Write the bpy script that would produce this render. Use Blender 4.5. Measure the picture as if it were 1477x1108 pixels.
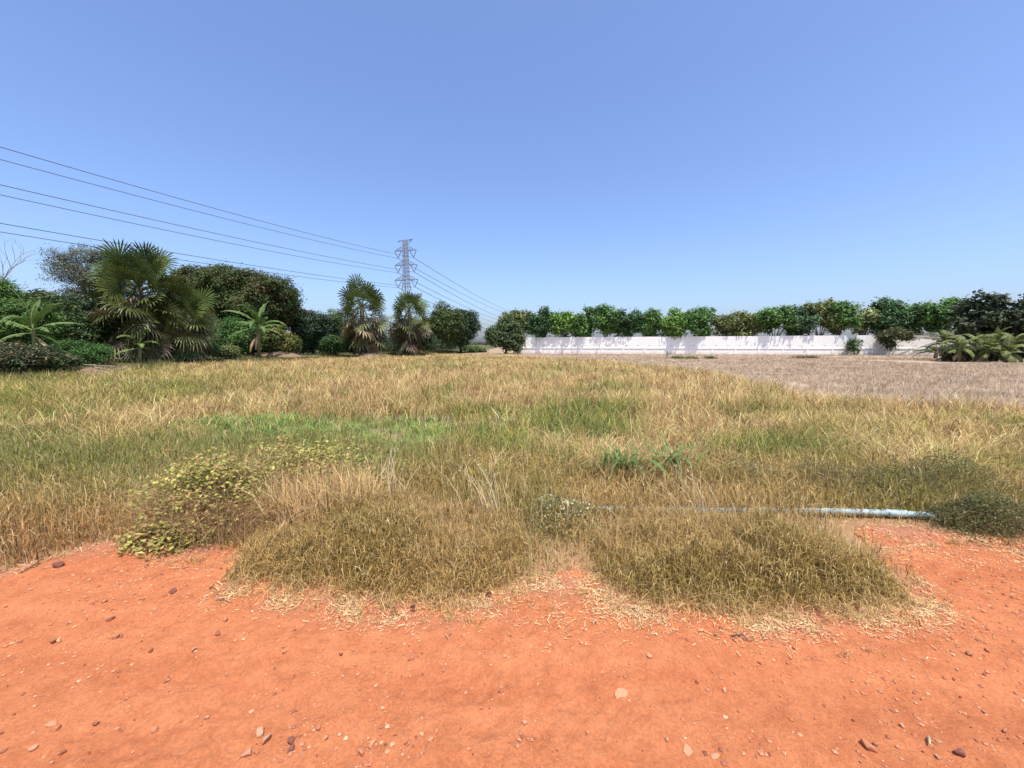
import bpy, math, random
import numpy as np
from mathutils import Vector

for o in list(bpy.data.objects):
    bpy.data.objects.remove(o)
SC = bpy.context.scene
COL = SC.collection
rad = math.radians
R = random.Random(11)
G = np.random.default_rng(11)

# ------------------------------------------------------------------ camera
FPX = 556.0                      # focal length in pixels of the 1477 px wide photograph
PITCH = rad(5.96)
EYE = 1.6
cam = bpy.data.cameras.new('camera')
cam.sensor_width = 36.0
cam.lens = 36.0 * FPX / 1477.0
cam.clip_start = 0.05
cam.clip_end = 6000.0
camo = bpy.data.objects.new('camera', cam)
COL.objects.link(camo)
camo.location = (0, 0, EYE)
camo.rotation_euler = (rad(90) - PITCH, 0, 0)
SC.camera = camo

# ------------------------------------------------------------------ sky, sun, exposure
SUN = Vector((0.13, -0.32, 1.0)).normalized()
W = bpy.data.worlds.new('World')
SC.world = W
W.use_nodes = True
wn = W.node_tree
wn.nodes.clear()
sky = wn.nodes.new('ShaderNodeTexSky')
sky.sky_type = 'NISHITA'
sky.sun_disc = False
sky.sun_elevation = math.asin(SUN.z)
sky.sun_rotation = math.atan2(SUN.x, SUN.y)
sky.altitude = 0
sky.air_density = 1.0
sky.dust_density = 2.3
sky.ozone_density = 7.0
bg = wn.nodes.new('ShaderNodeBackground')
bg.inputs['Strength'].default_value = 0.15
wo = wn.nodes.new('ShaderNodeOutputWorld')
wb = wn.nodes.new('ShaderNodeVectorMath')          # the camera's slightly violet white balance
wb.operation = 'MULTIPLY'
wb.inputs[1].default_value = (1.03, 1.0, 1.08)
wn.links.new(sky.outputs[0], wb.inputs[0])
wn.links.new(wb.outputs[0], bg.inputs[0])
wn.links.new(bg.outputs[0], wo.inputs[0])

sl = bpy.data.lights.new('sun', 'SUN')
sl.energy = 3.6
sl.angle = rad(0.53)
sl.color = (1.0, 0.95, 0.87)
so = bpy.data.objects.new('sun', sl)
COL.objects.link(so)
so.rotation_euler = SUN.to_track_quat('Z', 'Y').to_euler()
so.location = (0, 0, 60)

SC.view_settings.view_transform = 'Standard'
SC.view_settings.look = 'None'
SC.view_settings.exposure = 0.62
SC.view_settings.gamma = 1.0


# ------------------------------------------------------------------ helpers: view geometry
def ray(px, py):
    a = (px - 738.5) / FPX
    b = -(py - 554.0) / FPX
    return (a, math.cos(PITCH) + b * math.sin(PITCH), -math.sin(PITCH) + b * math.cos(PITCH))


def at(px, py, Y):
    d = ray(px, py)
    s = Y / d[1]
    return Vector((d[0] * s, Y, EYE + d[2] * s))


def gp(px, py, z=0.0):
    d = ray(px, py)
    s = (z - EYE) / d[2]
    return Vector((d[0] * s, d[1] * s, z))


# ------------------------------------------------------------------ helpers: noise
def _hash(xi, yi, seed):
    h = (xi.astype(np.int64) * 374761393 + yi.astype(np.int64) * 668265263 + seed * 1274126177) & 0xFFFFFFFF
    h = ((h ^ (h >> 13)) * 1274126177) & 0xFFFFFFFF
    h = ((h ^ (h >> 16)) * 2246822519) & 0xFFFFFFFF
    return ((h ^ (h >> 15)) & 0xFFFFFF) / float(0xFFFFFF)


def vn(x, y, seed=0):
    xi = np.floor(x); yi = np.floor(y)
    fx = x - xi; fy = y - yi
    fx = fx * fx * fx * (fx * (fx * 6 - 15) + 10)
    fy = fy * fy * fy * (fy * (fy * 6 - 15) + 10)
    a = _hash(xi, yi, seed); b = _hash(xi + 1, yi, seed)
    c = _hash(xi, yi + 1, seed); d = _hash(xi + 1, yi + 1, seed)
    return (a + (b - a) * fx) * (1 - fy) + (c + (d - c) * fx) * fy


def fbm(x, y, octv=4, seed=0, gain=0.5):
    s = 0.0; a = 1.0; t = 0.0
    for i in range(octv):
        s = s + a * vn(x * 2 ** i + 17.3 * i, y * 2 ** i - 9.1 * i, seed + i)
        t += a; a *= gain
    return s / t


def sstep(a, b, x):
    t = np.clip((x - a) / (b - a), 0, 1)
    return t * t * (3 - 2 * t)


def inpoly(x, y, poly):
    r = np.zeros(x.shape, bool)
    n = len(poly)
    for i in range(n):
        x1, y1 = poly[i]; x2, y2 = poly[(i + 1) % n]
        c = ((y1 > y) != (y2 > y)) & (x < (x2 - x1) * (y - y1) / ((y2 - y1) if y2 != y1 else 1e-9) + x1)
        r ^= c
    return r


# ------------------------------------------------------------------ helpers: objects
def tag(o, label=None, cat=None, group=None, kind=None):
    if label: o['label'] = label
    if cat: o['category'] = cat
    if group: o['group'] = group
    if kind: o['kind'] = kind
    return o


def thing(name, label, cat, loc=(0, 0, 0), group=None):
    o = bpy.data.objects.new(name, None)
    COL.objects.link(o)
    o.location = loc
    o.empty_display_size = 0.2
    return tag(o, label, cat, group)


def mesh_np(name, verts, faces, mat, cols=None, parent=None, base=None, smooth=False):
    """faces: list of (M,k) int arrays"""
    me = bpy.data.meshes.new(name)
    verts = np.asarray(verts, np.float32).reshape(-1, 3)
    if base is not None:
        verts = verts - np.array(base, np.float32)
    me.vertices.add(len(verts))
    me.vertices.foreach_set('co', verts.ravel())
    faces = [np.asarray(f, np.int32) for f in faces if len(f)]
    loops = np.concatenate([f.ravel() for f in faces])
    starts = []; p = 0
    for f in faces:
        starts.append(p + np.arange(len(f)) * f.shape[1]); p += f.size
    starts = np.concatenate(starts).astype(np.int32)
    me.loops.add(len(loops))
    me.loops.foreach_set('vertex_index', loops)
    me.polygons.add(len(starts))
    me.polygons.foreach_set('loop_start', starts)
    me.update(calc_edges=True)
    if cols is not None:
        c = np.ones((len(verts), 4), np.float32)
        c[:, :3] = cols
        at_ = me.attributes.new('col', 'FLOAT_COLOR', 'POINT')
        at_.data.foreach_set('color', c.ravel())
    me.polygons.foreach_set('use_smooth', np.full(len(starts), smooth, bool))
    me.materials.append(mat)
    o = bpy.data.objects.new(name, me)
    COL.objects.link(o)
    if parent is not None:
        o.parent = parent
    elif base is not None:
        o.location = base
    return o


class MB:
    def __init__(self):
        self.v = []; self.f = []; self.c = []

    def add(self, vs, fs, col=(0.5, 0.5, 0.5)):
        b = len(self.v)
        self.v += [tuple(p) for p in vs]
        self.f += [tuple(i + b for i in q) for q in fs]
        self.c += [tuple(col)] * len(vs) if not isinstance(col, list) else col

    def tube(self, pts, radii, n=6, col=(0.3, 0.2, 0.1), cap=True):
        pts = [Vector(p) for p in pts]
        vs = []; fs = []
        up = Vector((0.13, 0.31, 1)).normalized()
        for i, p in enumerate(pts):
            d = (pts[min(i + 1, len(pts) - 1)] - pts[max(i - 1, 0)]).normalized()
            u = up if abs(d.dot(up)) < 0.95 else Vector((1, 0, 0))
            a = d.cross(u).normalized(); b = d.cross(a)
            r = radii[i] if hasattr(radii, '__len__') else radii
            for k in range(n):
                t = 2 * math.pi * k / n
                vs.append(p + a * (r * math.cos(t)) + b * (r * math.sin(t)))
        for i in range(len(pts) - 1):
            for k in range(n):
                fs.append((i * n + k, i * n + (k + 1) % n, (i + 1) * n + (k + 1) % n, (i + 1) * n + k))
        if cap:
            fs.append(tuple(range(n - 1, -1, -1)))
            fs.append(tuple((len(pts) - 1) * n + k for k in range(n)))
        self.add(vs, fs, col)

    def bar(self, p, q, r, col=(0.4, 0.42, 0.43), n=4):
        self.tube([p, q], [r, r], n, col, cap=False)

    def box(self, x0, x1, y0, y1, z0, z1, col=(0.8, 0.8, 0.8), fn=None):
        vs = [(x, y, z) for z in (z0, z1) for y in (y0, y1) for x in (x0, x1)]
        if fn: vs = [fn(*v) for v in vs]
        self.add(vs, [(0, 2, 3, 1), (4, 5, 7, 6), (0, 1, 5, 4), (2, 6, 7, 3), (0, 4, 6, 2), (1, 3, 7, 5)], col)

    def build(self, name, mat, parent=None, base=(0, 0, 0), smooth=False):
        me = bpy.data.meshes.new(name)
        b = Vector(base)
        me.from_pydata([Vector(p) - b for p in self.v], [], self.f)
        me.update()
        c = np.ones((len(self.v), 4), np.float32)
        c[:, :3] = np.array(self.c, np.float32).reshape(-1, 3)
        a = me.attributes.new('col', 'FLOAT_COLOR', 'POINT')
        a.data.foreach_set('color', c.ravel())
        me.polygons.foreach_set('use_smooth', np.full(len(me.polygons), smooth, bool))
        me.materials.append(mat)
        o = bpy.data.objects.new(name, me)
        COL.objects.link(o)
        if parent is not None: o.parent = parent
        else: o.location = b
        return o


# ------------------------------------------------------------------ materials
def new_mat(name):
    m = bpy.data.materials.new(name)
    m.use_nodes = True
    nt = m.node_tree
    nt.nodes.clear()
    out = nt.nodes.new('ShaderNodeOutputMaterial')
    return m, nt, out


def nd(nt, typ, **kw):
    n = nt.nodes.new(typ)
    for k, v in kw.items():
        if k in n.inputs: n.inputs[k].default_value = v
        else: setattr(n, k, v)
    return n


def plant_mat(name, trans=0.25, rough=0.6, spec=0.25, gain=1.0):
    m, nt, out = new_mat(name)
    a = nd(nt, 'ShaderNodeAttribute', attribute_name='col')
    p = nd(nt, 'ShaderNodeBsdfPrincipled')
    p.inputs['Roughness'].default_value = rough
    p.inputs['Specular IOR Level'].default_value = spec
    nt.links.new(a.outputs['Color'], p.inputs['Base Color'])
    t = nd(nt, 'ShaderNodeBsdfTranslucent')
    nt.links.new(a.outputs['Color'], t.inputs['Color'])
    mx = nd(nt, 'ShaderNodeMixShader')
    mx.inputs[0].default_value = trans
    nt.links.new(p.outputs[0], mx.inputs[1]); nt.links.new(t.outputs[0], mx.inputs[2])
    nt.links.new(mx.outputs[0], out.inputs[0])
    return m


def attr_mat(name, rough=0.8, spec=0.2, metal=0.0, bump=0.0, bscale=30.0, var=0.25, vscale=8.0):
    m, nt, out = new_mat(name)
    a = nd(nt, 'ShaderNodeAttribute', attribute_name='col')
    p = nd(nt, 'ShaderNodeBsdfPrincipled')
    p.inputs['Roughness'].default_value = rough
    p.inputs['Specular IOR Level'].default_value = spec
    p.inputs['Metallic'].default_value = metal
    tc = nd(nt, 'ShaderNodeTexCoord')
    n1 = nd(nt, 'ShaderNodeTexNoise', Scale=vscale, Detail=6.0, Roughness=0.65)
    nt.links.new(tc.outputs['Object'], n1.inputs['Vector'])
    mr = nd(nt, 'ShaderNodeMapRange')
    mr.inputs[1].default_value = 0.3; mr.inputs[2].default_value = 0.7
    mr.inputs[3].default_value = 1 - var; mr.inputs[4].default_value = 1 + var
    nt.links.new(n1.outputs[0], mr.inputs[0])
    mul = nd(nt, 'ShaderNodeVectorMath', operation='SCALE')
    nt.links.new(a.outputs['Color'], mul.inputs[0]); nt.links.new(mr.outputs[0], mul.inputs['Scale'])
    nt.links.new(mul.outputs[0], p.inputs['Base Color'])
    if bump:
        n2 = nd(nt, 'ShaderNodeTexNoise', Scale=bscale, Detail=8.0, Roughness=0.7)
        nt.links.new(tc.outputs['Object'], n2.inputs['Vector'])
        b = nd(nt, 'ShaderNodeBump', Strength=bump, Distance=0.02)
        nt.links.new(n2.outputs[0], b.inputs['Height'])
        nt.links.new(b.outputs[0], p.inputs['Normal'])
    nt.links.new(p.outputs[0], out.inputs[0])
    return m


M_grass = plant_mat('dry_grass_blade', 0.30, 0.65, 0.15)
M_leaf = plant_mat('tree_leaf', 0.2, 0.55, 0.2)
M_gloss = plant_mat('glossy_leaf', 0.25, 0.5, 0.28)
M_palm = plant_mat('palm_leaf', 0.10, 0.45, 0.28)
M_bark = attr_mat('bark', 0.9, 0.1, 0, 0.6, 14.0, 0.35, 5.0)
M_steel = attr_mat('galvanised_steel', 0.55, 0.4, 0.0, 0, 10, 0.12, 0.5)
M_cable = attr_mat('cable', 0.6, 0.3)
M_rock = attr_mat('stone', 0.9, 0.15, 0, 0.5, 60.0, 0.22, 25.0)
M_twig = attr_mat('dry_twig', 0.9, 0.1, 0, 0.3, 80.0, 0.25, 40.0)


def road_material():
    m, nt, out = new_mat('laterite_dirt')
    tc = nd(nt, 'ShaderNodeTexCoord')
    mp = nd(nt, 'ShaderNodeMapping')
    mp.inputs['Scale'].default_value = (0.16, 1.0, 1.0)     # wheels smear the dust along the road
    nt.links.new(tc.outputs['Object'], mp.inputs[0])
    big = nd(nt, 'ShaderNodeTexNoise', Scale=2.6, Detail=6.0, Roughness=0.6)
    nt.links.new(mp.outputs[0], big.inputs['Vector'])
    mid = nd(nt, 'ShaderNodeTexNoise', Scale=9.0, Detail=8.0, Roughness=0.7)
    nt.links.new(tc.outputs['Object'], mid.inputs['Vector'])
    fine = nd(nt, 'ShaderNodeTexNoise', Scale=75.0, Detail=7.0, Roughness=0.7)
    nt.links.new(tc.outputs['Object'], fine.inputs['Vector'])
    r1 = nd(nt, 'ShaderNodeValToRGB')
    r1.color_ramp.elements[0].position = 0.36; r1.color_ramp.elements[0].color = (0.370, 0.116, 0.046, 1)
    r1.color_ramp.elements[1].position = 0.66; r1.color_ramp.elements[1].color = (0.545, 0.203, 0.086, 1)
    ad = nd(nt, 'ShaderNodeMath', operation='MULTIPLY_ADD')
    ad.inputs[1].default_value = 0.55
    nt.links.new(mid.outputs[0], ad.inputs[0])
    sc = nd(nt, 'ShaderNodeMath', operation='MULTIPLY')
    sc.inputs[1].default_value = 0.47
    nt.links.new(big.outputs[0], sc.inputs[0])
    nt.links.new(sc.outputs[0], ad.inputs[2])
    nt.links.new(ad.outputs[0], r1.inputs[0])
    r2 = nd(nt, 'ShaderNodeMapRange')
    r2.inputs[1].default_value = 0.3; r2.inputs[2].default_value = 0.7
    r2.inputs[3].default_value = 0.74; r2.inputs[4].default_value = 1.2
    nt.links.new(fine.outputs[0], r2.inputs[0])
    mul = nd(nt, 'ShaderNodeVectorMath', operation='SCALE')
    nt.links.new(r1.outputs[0], mul.inputs[0]); nt.links.new(r2.outputs[0], mul.inputs['Scale'])
    vo = nd(nt, 'ShaderNodeTexVoronoi', Scale=55.0)
    nt.links.new(tc.outputs['Object'], vo.inputs['Vector'])
    vr = nd(nt, 'ShaderNodeMapRange')
    vr.inputs[1].default_value = 0.10; vr.inputs[2].default_value = 0.22
    vr.inputs[3].default_value = 1.0; vr.inputs[4].default_value = 0.0
    nt.links.new(vo.outputs['Distance'], vr.inputs[0])
    gt = nd(nt, 'ShaderNodeMath', operation='MULTIPLY')
    sepc = nd(nt, 'ShaderNodeSeparateColor')
    nt.links.new(vo.outputs['Color'], sepc.inputs[0])
    th = nd(nt, 'ShaderNodeMath', operation='GREATER_THAN'); th.inputs[1].default_value = 0.86
    nt.links.new(sepc.outputs[0], th.inputs[0])
    nt.links.new(vr.outputs[0], gt.inputs[0]); nt.links.new(th.outputs[0], gt.inputs[1])
    mx = nd(nt, 'ShaderNodeMix', data_type='RGBA')
    nt.links.new(gt.outputs[0], mx.inputs[0])
    nt.links.new(mul.outputs[0], mx.inputs[6])
    mx.inputs[7].default_value = (0.62, 0.33, 0.19, 1)
    # paler ground with fallen straw ground into it near the verge
    a = nd(nt, 'ShaderNodeAttribute', attribute_name='col')
    sa = nd(nt, 'ShaderNodeSeparateColor')
    nt.links.new(a.outputs['Color'], sa.inputs[0])
    mx2 = nd(nt, 'ShaderNodeMix', data_type='RGBA')
    nt.links.new(sa.outputs[0], mx2.inputs[0])
    nt.links.new(mx.outputs[2], mx2.inputs[6])
    mx2.inputs[7].default_value = (0.36, 0.17, 0.10, 1)
    p = nd(nt, 'ShaderNodeBsdfPrincipled')
    p.inputs['Roughness'].default_value = 0.95
    p.inputs['Specular IOR Level'].default_value = 0.08
    nt.links.new(mx2.outputs[2], p.inputs['Base Color'])
    hs = nd(nt, 'ShaderNodeMath', operation='MULTIPLY_ADD'); hs.inputs[1].default_value = 0.6
    nt.links.new(gt.outputs[0], hs.inputs[0]); nt.links.new(fine.outputs[0], hs.inputs[2])
    b = nd(nt, 'ShaderNodeBump', Strength=0.9, Distance=0.009)
    nt.links.new(hs.outputs[0], b.inputs['Height'])
    nt.links.new(b.outputs[0], p.inputs['Normal'])
    nt.links.new(p.outputs[0], out.inputs[0])
    return m


def soil_material():
    m, nt, out = new_mat('field_soil')
    tc = nd(nt, 'ShaderNodeTexCoord')
    a = nd(nt, 'ShaderNodeAttribute', attribute_name='col')
    n1 = nd(nt, 'ShaderNodeTexNoise', Scale=0.35, Detail=10.0, Roughness=0.7)
    n2 = nd(nt, 'ShaderNodeTexNoise', Scale=14.0, Detail=8.0, Roughness=0.75)
    nt.links.new(tc.outputs['Object'], n1.inputs['Vector']); nt.links.new(tc.outputs['Object'], n2.inputs['Vector'])
    su = nd(nt, 'ShaderNodeMath', operation='ADD')
    nt.links.new(n1.outputs[0], su.inputs[0]); nt.links.new(n2.outputs[0], su.inputs[1])
    mr = nd(nt, 'ShaderNodeMapRange')
    mr.inputs[1].default_value = 0.65; mr.inputs[2].default_value = 1.35
    mr.inputs[3].default_value = 0.72; mr.inputs[4].default_value = 1.28
    nt.links.new(su.outputs[0], mr.inputs[0])
    mul = nd(nt, 'ShaderNodeVectorMath', operation='SCALE')
    nt.links.new(a.outputs['Color'], mul.inputs[0]); nt.links.new(mr.outputs[0], mul.inputs['Scale'])
    p = nd(nt, 'ShaderNodeBsdfPrincipled')
    p.inputs['Roughness'].default_value = 0.95
    p.inputs['Specular IOR Level'].default_value = 0.08
    nt.links.new(mul.outputs[0], p.inputs['Base Color'])
    b = nd(nt, 'ShaderNodeBump', Strength=0.6, Distance=0.04)
    nt.links.new(n2.outputs[0], b.inputs['Height']); nt.links.new(b.outputs[0], p.inputs['Normal'])
    nt.links.new(p.outputs[0], out.inputs[0])
    return m


def wall_material(name, base, stain=0.10):
    m, nt, out = new_mat(name)
    tc = nd(nt, 'ShaderNodeTexCoord')
    mp = nd(nt, 'ShaderNodeMapping'); mp.inputs['Scale'].default_value = (2.2, 2.2, 0.25)
    nt.links.new(tc.outputs['Object'], mp.inputs[0])
    n = nd(nt, 'ShaderNodeTexNoise', Scale=1.0, Detail=8.0, Roughness=0.65)
    nt.links.new(mp.outputs[0], n.inputs['Vector'])
    r = nd(nt, 'ShaderNodeValToRGB')
    r.color_ramp.elements[0].position = 0.35
    r.color_ramp.elements[0].color = tuple(c * (1 - stain * k) for c, k in zip(base, (1.0, 1.15, 1.4))) + (1,)
    r.color_ramp.elements[1].position = 0.6; r.color_ramp.elements[1].color = tuple(base) + (1,)
    nt.links.new(n.outputs[0], r.inputs[0])
    p = nd(nt, 'ShaderNodeBsdfPrincipled')
    p.inputs['Roughness'].default_value = 0.75; p.inputs['Specular IOR Level'].default_value = 0.2
    # red soil splashed up the foot of the wall by rain
    sx = nd(nt, 'ShaderNodeSeparateXYZ'); nt.links.new(tc.outputs['Object'], sx.inputs[0])
    ns = nd(nt, 'ShaderNodeTexNoise', Scale=1.3, Detail=8.0, Roughness=0.7); nt.links.new(tc.outputs['Object'], ns.inputs['Vector'])
    hgt = nd(nt, 'ShaderNodeMath', operation='MULTIPLY_ADD'); hgt.inputs[1].default_value = -0.9
    nt.links.new(ns.outputs[0], hgt.inputs[0]); nt.links.new(sx.outputs[2], hgt.inputs[2])
    sp = nd(nt, 'ShaderNodeMapRange')
    sp.inputs[1].default_value = -0.35; sp.inputs[2].default_value = 0.0; sp.inputs[3].default_value = 0.75; sp.inputs[4].default_value = 0.0
    nt.links.new(hgt.outputs[0], sp.inputs[0])
    mx = nd(nt, 'ShaderNodeMix', data_type='RGBA')
    nt.links.new(sp.outputs[0], mx.inputs[0]); nt.links.new(r.outputs[0], mx.inputs[6]); mx.inputs[7].default_value = (0.52, 0.40, 0.30, 1)
    nt.links.new(mx.outputs[2], p.inputs['Base Color'])
    nt.links.new(p.outputs[0], out.inputs[0])
    return m


M_road = road_material()
M_soil = soil_material()
M_wall = wall_material('white_painted_concrete', (0.87, 0.855, 0.80), 0.05)
M_walld = wall_material('grey_joint', (0.45, 0.44, 0.43), 0.2)

# ------------------------------------------------------------------ ground plan
EDGE_PX = [(-260, 905), (-120, 870), (0, 835), (60, 815), (100, 800), (150, 792), (195, 787), (235, 798), (262, 800), (330, 806), (345, 822),
           (305, 846), (360, 852), (480, 866), (560, 882), (650, 882), (735, 872), (780, 864), (805, 854), (832, 848),
           (852, 852), (870, 862), (905, 876), (1000, 886), (1100, 896), (1200, 891), (1300, 880), (1335, 862),
           (1300, 820), (1262, 788), (1275, 774), (1330, 777), (1400, 783), (1477, 790), (1600, 805), (1800, 830)]
EDGE = [gp(*p) for p in EDGE_PX]
_ex = np.array([p.x for p in EDGE]); _ey = np.array([p.y for p in EDGE])
_ex = np.maximum.accumulate(_ex + np.arange(len(_ex)) * 1e-5)


def edge_y(x):
    return np.interp(x, _ex, _ey) + 0.10 * (fbm(x * 3.1, x * 0 + 3.3, 4, 91) - 0.5)


MATS = [(-1.02, 2.86, 1.25, 0.62, 0.10), (1.62, 2.74, 1.05, 0.58, 0.10)]


def height(x, y):
    z = 0.07 * (fbm(x * 0.45, y * 0.45, 4, 5) - 0.5) + 0.02 * (fbm(x * 2.5, y * 2.5, 3, 9) - 0.5)
    for cx, cy, rx, ry, h in MATS:
        q = ((x - cx) / rx) ** 2 + ((y - cy) / ry) ** 2
        z = z + h * np.clip(1 - q, 0, 1) ** 1.2
    # low bank that carries the row of trees, and a bund in front of the wall
    row = np.interp(y, [10, 20, 30, 48, 52, 75, 120], [-17.5, -21.5, -22.5, -19, -13.5, -9, -6])
    z = z + 0.35 * sstep(0.5, -2.5, x - row) * sstep(12, 18, y)
    z = z + 0.22 * np.exp(-((y - (49.5 - 0.10 * x)) / 1.1) ** 2) * sstep(-8, -3, x)
    return z * sstep(200, 80, np.hypot(x, y)) - 0.0


def hz(x, y):
    return float(height(np.array([float(x)]), np.array([float(y)]))[0])


STUB = [(-4, 70), (1, 48), (7.5, 34), (10.4, 22), (9.6, 14.5), (8.6, 10.8), (10.6, 9.2), (14, 8.6), (30, 7.5), (70, 6), (90, 70)]


def stub_mask(x, y):
    d = 0.9 * (fbm(x * 0.7, y * 0.7, 3, 33) - 0.5)
    return inpoly(x + d, y + d, STUB)


def ground_color(x, y):
    n = fbm(x * 0.6, y * 0.6, 4, 44)[:, None]
    brown = np.array([0.25, 0.175, 0.10]); straw = np.array([0.36, 0.265, 0.15])
    c = brown + (straw - brown) * n
    st = stub_mask(x, y)[:, None]
    c = np.where(st, np.array([0.34, 0.255, 0.175]) * (0.8 + 0.5 * n), c)
    far = sstep(40, 52, y)[:, None]
    c = c * (1 - far) + np.array([0.33, 0.235, 0.145]) * far
    verg = (1 - sstep(0.0, 0.9, y - edge_y(x)))[:, None]
    c = c * (1 - 0.7 * verg) + np.array([0.43, 0.20, 0.095]) * 0.7 * verg
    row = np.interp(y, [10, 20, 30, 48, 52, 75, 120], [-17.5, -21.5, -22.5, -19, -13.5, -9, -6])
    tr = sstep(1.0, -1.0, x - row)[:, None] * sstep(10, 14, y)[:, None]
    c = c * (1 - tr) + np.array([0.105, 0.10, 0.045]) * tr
    hyp = sstep(150, 500, np.hypot(x, y))[:, None]
    c = c * (1 - hyp) + np.array([0.17, 0.15, 0.08]) * hyp
    return c


def grid(xs, ys):
    X, Y = np.meshgrid(xs, ys)
    nx, ny = len(xs), len(ys)
    i = np.arange(nx * ny).reshape(ny, nx)
    f = np.stack([i[:-1, :-1], i[:-1, 1:], i[1:, 1:], i[1:, :-1]], -1).reshape(-1, 4)
    return X.ravel(), Y.ravel(), f


def geo(a, b, s0, g):
    r = [a]; s = s0
    while r[-1] < b:
        r.append(r[-1] + s); s *= g
    return np.array(r)


xp = geo(0, 4000, 0.06, 1.045)
xs = np.concatenate([-xp[:0:-1], xp])
ys = np.concatenate([-geo(0, 600, 0.3, 1.25)[:0:-1], np.arange(0, 5, 0.06), geo(5, 5000, 0.06, 1.035)])
X, Y, F = grid(xs, ys)
Z = height(X, Y)
under = sstep(0.10, -0.05, Y - edge_y(X)) * sstep(-9.5, -9.0, Y)
Z = Z - 0.06 * under
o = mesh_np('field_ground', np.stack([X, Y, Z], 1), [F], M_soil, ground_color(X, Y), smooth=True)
tag(o, kind='structure')

# the laterite road, a finer sheet that runs out under the verge
xf = np.arange(-4.4, 4.4001, 0.0125)
xs = np.concatenate([-geo(4.4, 70, 0.02, 1.12)[:0:-1], xf, geo(4.4, 70, 0.02, 1.12)[1:]])
ys = np.concatenate([np.arange(-9, 0.9, 0.3), np.arange(0.9, 3.75, 0.0125)])
X, Y, F = grid(xs, ys)


def road_z(x, y):
    z = height(x, y) + 0.028 * (fbm(x * 1.1, y * 2.2, 4, 21) - 0.5) + 0.020 * (fbm(x * 7, y * 9, 4, 22, 0.6) - 0.5)
    rough = sstep(0.45, 0.62, fbm(x * 1.3, y * 1.3, 3, 23))
    z = z + (0.008 + 0.016 * rough) * (fbm(x * 26, y * 26, 3, 24, 0.65) - 0.5)
    z = z - 0.02 * np.exp(-((y - 1.62) / 0.22) ** 2) - 0.015 * np.exp(-((y - 0.1) / 0.25) ** 2)
    e = y - edge_y(x)
    return z + 0.012 - 0.10 * sstep(0.12, 0.40, e)


def rz(x, y):
    return float(road_z(np.array([float(x)]), np.array([float(y)]))[0])


Z = road_z(X, Y)
mixv = sstep(-0.30, 0.15, Y - edge_y(X)) * sstep(0.35, 0.65, fbm(X * 6, Y * 6, 4, 29)) * 0.8
o = mesh_np('dirt_road', np.stack([X, Y, Z], 1), [F], M_road, np.stack([mixv, mixv, mixv], 1), smooth=True)
tag(o, kind='structure')


# ------------------------------------------------------------------ grass
def blades(bx, by, bz, h, w, az, lean, col, S=2, curl=1.0, tipw=0.15):
    """curved tapered ribbons; returns verts, quads, tris, cols"""
    n = len(bx)
    face = az + np.pi / 2 + G.uniform(-0.6, 0.6, n)
    wx, wy = np.cos(face), np.sin(face)
    dx, dy = np.cos(az), np.sin(az)
    V = np.empty((n, 2 * S + 1, 3), np.float32)
    for k in range(S + 1):
        t = k / S
        th = lean * (t ** curl)
        out = h * t * np.sin(th); up = h * t * np.cos(th)
        cx, cy, cz = bx + dx * out, by + dy * out, bz + up
        if k < S:
            ww = w * 0.5 * (1 - (1 - tipw) * t)
            V[:, 2 * k, 0] = cx - wx * ww; V[:, 2 * k, 1] = cy - wy * ww; V[:, 2 * k, 2] = cz
            V[:, 2 * k + 1, 0] = cx + wx * ww; V[:, 2 * k + 1, 1] = cy + wy * ww; V[:, 2 * k + 1, 2] = cz
        else:
            V[:, 2 * S, 0] = cx; V[:, 2 * S, 1] = cy; V[:, 2 * S, 2] = cz
    b = (np.arange(n) * (2 * S + 1))[:, None]
    quads = [b + np.array([[2 * k, 2 * k + 1, 2 * k + 3, 2 * k + 2]]) for k in range(S - 1)]
    quads = np.concatenate(quads) if quads else np.zeros((0, 4), int)
    tris = b + np.array([[2 * S - 2, 2 * S - 1, 2 * S]])
    C = np.repeat(col[:, None, :], 2 * S + 1, 1).reshape(-1, 3)
    return V.reshape(-1, 3), quads, tris, C


def grass_obj(name, parts, mat, **kw):
    vs, qs, ts, cs = [], [], [], []
    off = 0
    for v, q, t, c in parts:
        vs.append(v); qs.append(q + off); ts.append(t + off); cs.append(c); off += len(v)
    return mesh_np(name, np.concatenate(vs), [np.concatenate(qs), np.concatenate(ts)], mat, np.concatenate(cs), **kw)


def jit(base, n, dv=0.18, dh=0.06):
    c = np.array(base)[None, :] * (1 + G.normal(0, dv, (n, 1)))
    return np.clip(c * (1 + G.normal(0, dh, (n, 3))), 0.01, 0.9)


def scatter(n0, Yr, p=1.5, xlim=1.5, ymin=3.0, ymax=46.0):
    """points whose density falls with distance"""
    tot = 0
    bins = np.geomspace(ymin, ymax, 60)
    xs_, ys_ = [], []
    for a, b in zip(bins[:-1], bins[1:]):
        m = 0.5 * (a + b)
        wdt = 2 * (xlim * b + 2.0)
        k = int(n0 * (m / Yr) ** (-p) * wdt * (b - a))
        xs_.append(G.uniform(-wdt / 2, wdt / 2, k)); ys_.append(G.uniform(a, b, k))
    return np.concatenate(xs_), np.concatenate(ys_)


def row_x(y):
    return np.interp(y, [10, 20, 30, 48, 52, 75, 120], [-17.5, -21.5, -22.5, -19, -13.5, -9, -6])


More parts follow.
